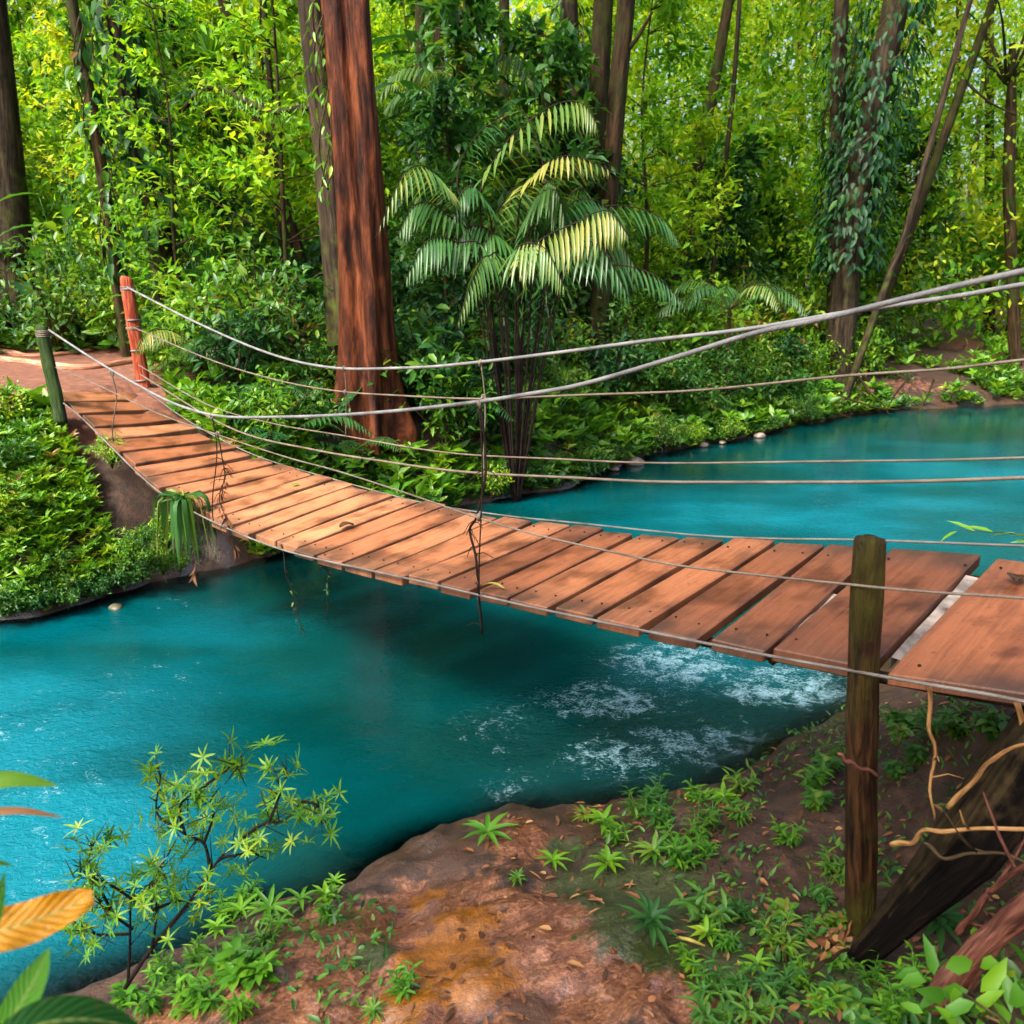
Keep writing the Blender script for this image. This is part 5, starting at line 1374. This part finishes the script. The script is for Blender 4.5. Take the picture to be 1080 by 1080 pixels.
# ------------------------------------------------------------------ twiggy shrub over the water
def twiggy():
    Y0 = 3.15
    def Q(pts, dy=0.): return [at_depth(x, y, Y0 + dy * k) for k, (x, y) in enumerate(pts)]
    foot = ground_hit(128, 1040)
    main = [Q([(132, 1042), (160, 1000), (205, 945), (222, 920), (232, 905), (255, 885), (285, 865)], .02),
            Q([(135, 1035), (137, 1000), (138, 950), (142, 930)], .03), Q([(160, 1005), (165, 960), (160, 930)], .0), Q([(222, 920), (215, 890), (195, 880), (180, 870)], .03),
            Q([(140, 980), (120, 965), (100, 945)], -.02), Q([(255, 885), (275, 870), (300, 865), (318, 845)], .02), Q([(195, 880), (190, 850), (215, 830)], .02), Q([(215, 890), (225, 860), (222, 840)], .02),
            Q([(142, 950), (160, 930), (175, 905)], .02), Q([(285, 865), (298, 830), (303, 815)], .02), Q([(138, 985), (100, 985), (75, 970)], -.03), Q([(215, 830), (235, 815), (255, 808)], .02), Q([(180, 870), (165, 855), (170, 815)], .03), Q([(142, 950), (110, 930), (78, 925)], -.04), Q([(120, 965), (95, 915), (98, 890)], .02), Q([(160, 960), (190, 950), (215, 955)], .03), Q([(318, 845), (335, 850), (345, 872)], .02), Q([(232, 905), (262, 900), (280, 905)], .02)]
    root = tag(empty('twiggy_shrub', foot), 'thin dark-branched shrub with star-like leaf clusters leaning over the water', 'shrub')
    ms = MB(); tips = []
    for k, m in enumerate(main):
        P = spline(m, 18) - foot; r = .011 if k == 0 else .007
        tube(ms, P, np.linspace(r, .0025, 18), 6)
        for i in ((17, 14, 11, 8) if k else (17, 14)): tips.append(P[i])
        for j in range(9):
            i = rng.integers(6, 18); dd = rdir(1, .3)[0] * random.uniform(.05, .15)
            tube(ms, np.array([P[i], P[i] + dd * .5, P[i] + dd]), [.003, .0025, .0015], 4); tips.append(P[i] + dd)
    ms.build('branches', M['stem_dark'], root)
    ml = MB()
    for t in tips:
        t = t + rng.normal(0, .03, 3)
        n = rng.integers(6, 10); a = np.linspace(0, 6.28, n, endpoint=False) + rng.uniform(0, 6)
        ax = rdir(1, .9)[0]; e1 = unit(np.cross(ax, [1, .2, 0])); e2 = np.cross(ax, e1)
        D = np.cos(a)[:, None] * e1 + np.sin(a)[:, None] * e2 + ax * rng.uniform(.1, .8, (n, 1))
        leaves(ml, np.tile(t, (n, 1)), D, np.tile(ax, (n, 1)), rng.uniform(.035, .08, n), rng.uniform(.008, .014, n), .25, np.clip(rng.normal(.66, .18) + rng.normal(0, .1, n), .05, .95))
    ml.build('foliage', M['leaf_bright'], root)
twiggy()

# ------------------------------------------------------------------ large blurred leaves at the bottom left corner
def blade(mb, P, W, up, tint, wave=.0, m=16, prof=.8, curl=.25):
    P = spline(P, m); s = np.linspace(0, 1, m); T = unit(np.gradient(P, axis=0))
    S = unit(np.cross(T, np.asarray(up, float))); Nn = np.cross(S, T)
    w = W * np.sin(np.clip(.04 + s * .95, 0, 1) * pi) ** prof
    cols = [P + S * (w * k)[:, None] + Nn * (curl * w * k * k + wave * W * np.sin(s * 14 + k * 3) * abs(k))[:, None] for k in (-1, -.66, -.33, 0, .33, .66, 1)]
    V = np.vstack(cols); i, j = np.meshgrid(np.arange(6), np.arange(m - 1), indexing='ij'); q = (i * m + j).ravel()
    wcb = np.vstack([np.stack([s - .22 * abs(k), np.full(m, abs(k)), np.full(m, 1.0)], 1) for k in (-1, -.66, -.33, 0, .33, .66, 1)])
    mb.add(V, [np.stack([q, q + 1, q + m + 1, q + m], -1)], tint, 0, wcb)
foot = np.array([-1.05, .95, gz2(-1.05, .95)])
big = tag(empty('large_leaved_plant', foot), 'plant with big blurred leaves, one withered orange, in the bottom left corner', 'plant')
def bleaf(pts, Y, W, up, mat, tint, label=None, **kw):
    P = [at_depth(x, y, yy) for (x, y), yy in zip(pts, Y)]
    mb = MB(); blade(mb, [p - foot for p in P], W, up, tint, **kw)
    tube(mb, spline([P[0] - foot, (P[0] - foot) * .55 + (.05, .02, .1), np.array([0, 0, .0])], 12), np.linspace(.006, .012, 12), 6, .3)
    o = mb.build('leaf', M[mat], big)
    if label: o['label'] = label
tv = unit(np.array([.15, -.75, .65]))
bleaf([(-60, 1005), (-10, 985), (45, 968), (98, 945)], [1.2, 1.22, 1.25, 1.28], .036, tv, 'leaf_orange', .55, 'withered orange leaf', wave=.3, prof=.34)
bleaf([(-40, 1120), (10, 1075), (35, 1035), (52, 1000)], [1.1, 1.12, 1.16, 1.2], .026, tv, 'leaf_soft', .7, 'light green leaf', prof=.9)
bleaf([(-30, 1130), (30, 1085), (90, 1075), (150, 1085)], [1.05, 1.1, 1.14, 1.18], .036, unit([.1, -.4, .9]), 'leaf_soft', .15, 'dark green leaf')
bleaf([(-90, 860), (-40, 832), (10, 822), (60, 828)], [1.5, 1.5, 1.52, 1.55], .018, tv, 'leaf_bright', .75, 'narrow yellow-green leaf')
bleaf([(-90, 850), (-40, 858), (20, 855), (66, 862)], [1.5, 1.5, 1.52, 1.55], .008, tv, 'leaf_dry', .8, 'dry brown sliver of a leaf')
bleaf([(-60, 1080), (-30, 1020), (-5, 965), (5, 920)], [1.12, 1.14, 1.18, 1.2], .014, tv, 'leaf_soft', .55, prof=.8)
bleaf([(-80, 905), (-40, 905), (-10, 908), (14, 913)], [1.5, 1.5, 1.52, 1.55], .007, tv, 'leaf_bright', .6)

# broad leaves in the bottom right corner
foot2 = np.array([1.75, 1.9, gz2(1.75, 1.9)])
big2 = tag(empty('bush', foot2), 'leafy bright green bush cut off by the bottom right corner', 'bush')
mb = MB(); n = 70
c = np.array([at_depth(1065, 1060, 2.2)]) - foot2
p = c + rng.normal(0, 1, (n, 3)) * (.12, .12, .06)
leaves(mb, p, rdir(n, .2), rdir(n, 1.8) + np.array([0, -.5, 0]), rng.uniform(.07, .14, n), rng.uniform(.035, .06, n), .25, np.clip(rng.normal(.4, .15, n), 0, .95)); mb.build('foliage', M['leaf_bright'], big2)
mb = MB()
for k in range(8): tube(mb, spline([np.zeros(3), p[k] * .5 + (0, 0, .05), p[k]], 8), .004, 5)
mb.build('stems', M['stem'], big2)

# twig with narrow leaves over the far water at the right edge
ov = empty('overhanging_branch', at_depth(1200, 600, 5.2)); tag(ov, 'thin twig with narrow green leaves over the far water at the right edge', 'branch')
b0 = np.array(ov.location)
mb = MB(); main = spline([at_depth(1200, 600, 5.2), at_depth(1120, 575, 5.3), at_depth(1070, 563, 5.35), at_depth(1010, 560, 5.4)], 20) - b0
tube(mb, main, np.linspace(.008, .002, 20), 5); mb.build('twig', M['stem'], ov)
mb = MB(); i = np.array([19, 17, 15, 13, 12, 10, 9, 7]); n = len(i)
leaves(mb, main[i], unit(np.stack([-np.ones(n), rng.normal(0, .3, n), rng.uniform(-.3, .5, n)], 1)), rdir(n, 1.2), rng.uniform(.12, .2, n), .03, .2, rng.uniform(.4, .8, n)); mb.build('leaf_spray', M['leaf_bright'], ov)

# ------------------------------------------------------------------ light, sky, camera
SUN_EL, SUN_AZ = radians(50), radians(-138)      # azimuth measured from +Y towards +X
sd = Vector((sin(SUN_AZ) * cos(SUN_EL), cos(SUN_AZ) * cos(SUN_EL), sin(SUN_EL)))
ld = bpy.data.lights.new('sun', 'SUN'); ld.energy = 3.2; ld.angle = radians(10); ld.color = (1, .95, .86)
lo = bpy.data.objects.new('sun', ld); COL.objects.link(lo); lo.rotation_euler = sd.to_track_quat('Z', 'Y').to_euler(); lo.location = (0, 0, 40)
w = bpy.data.worlds.new('World'); scene.world = w; w.use_nodes = True
nt = w.node_tree; nt.nodes.clear()
sky = nt.nodes.new('ShaderNodeTexSky'); sky.sky_type = 'NISHITA'; sky.sun_disc = False
sky.sun_elevation = SUN_EL; sky.sun_rotation = SUN_AZ; sky.dust_density = 7; sky.air_density = 1.0; sky.ozone_density = .6
bg = nt.nodes.new('ShaderNodeBackground'); bg.inputs[1].default_value = .15
nt.links.new(sky.outputs[0], bg.inputs[0])
wo_ = nt.nodes.new('ShaderNodeOutputWorld'); nt.links.new(bg.outputs[0], wo_.inputs[0])

cam = bpy.data.cameras.new('camera'); cam.sensor_width = 36; cam.sensor_fit = 'HORIZONTAL'; cam.lens = 36 * F / 1080
cam.clip_end = 2000; cam.clip_start = .05
cam.dof.use_dof = True; cam.dof.focus_distance = 6.0; cam.dof.aperture_fstop = 3.2
co = bpy.data.objects.new('camera', cam); COL.objects.link(co); co.location = CAM; co.rotation_euler = (radians(90) - PITCH, 0, 0)
scene.camera = co
vs = scene.view_settings
vs.view_transform = 'Standard'; vs.look = 'None'; vs.exposure = 1.4; vs.gamma = 1
cy = scene.cycles
cy.use_denoising = True; cy.max_bounces = 10; cy.diffuse_bounces = 8; cy.glossy_bounces = 3; cy.transmission_bounces = 4; cy.transparent_max_bounces = 6
cy.caustics_reflective = False; cy.caustics_refractive = False; cy.sample_clamp_indirect = 6
cy.use_adaptive_sampling = True; cy.adaptive_threshold = .02
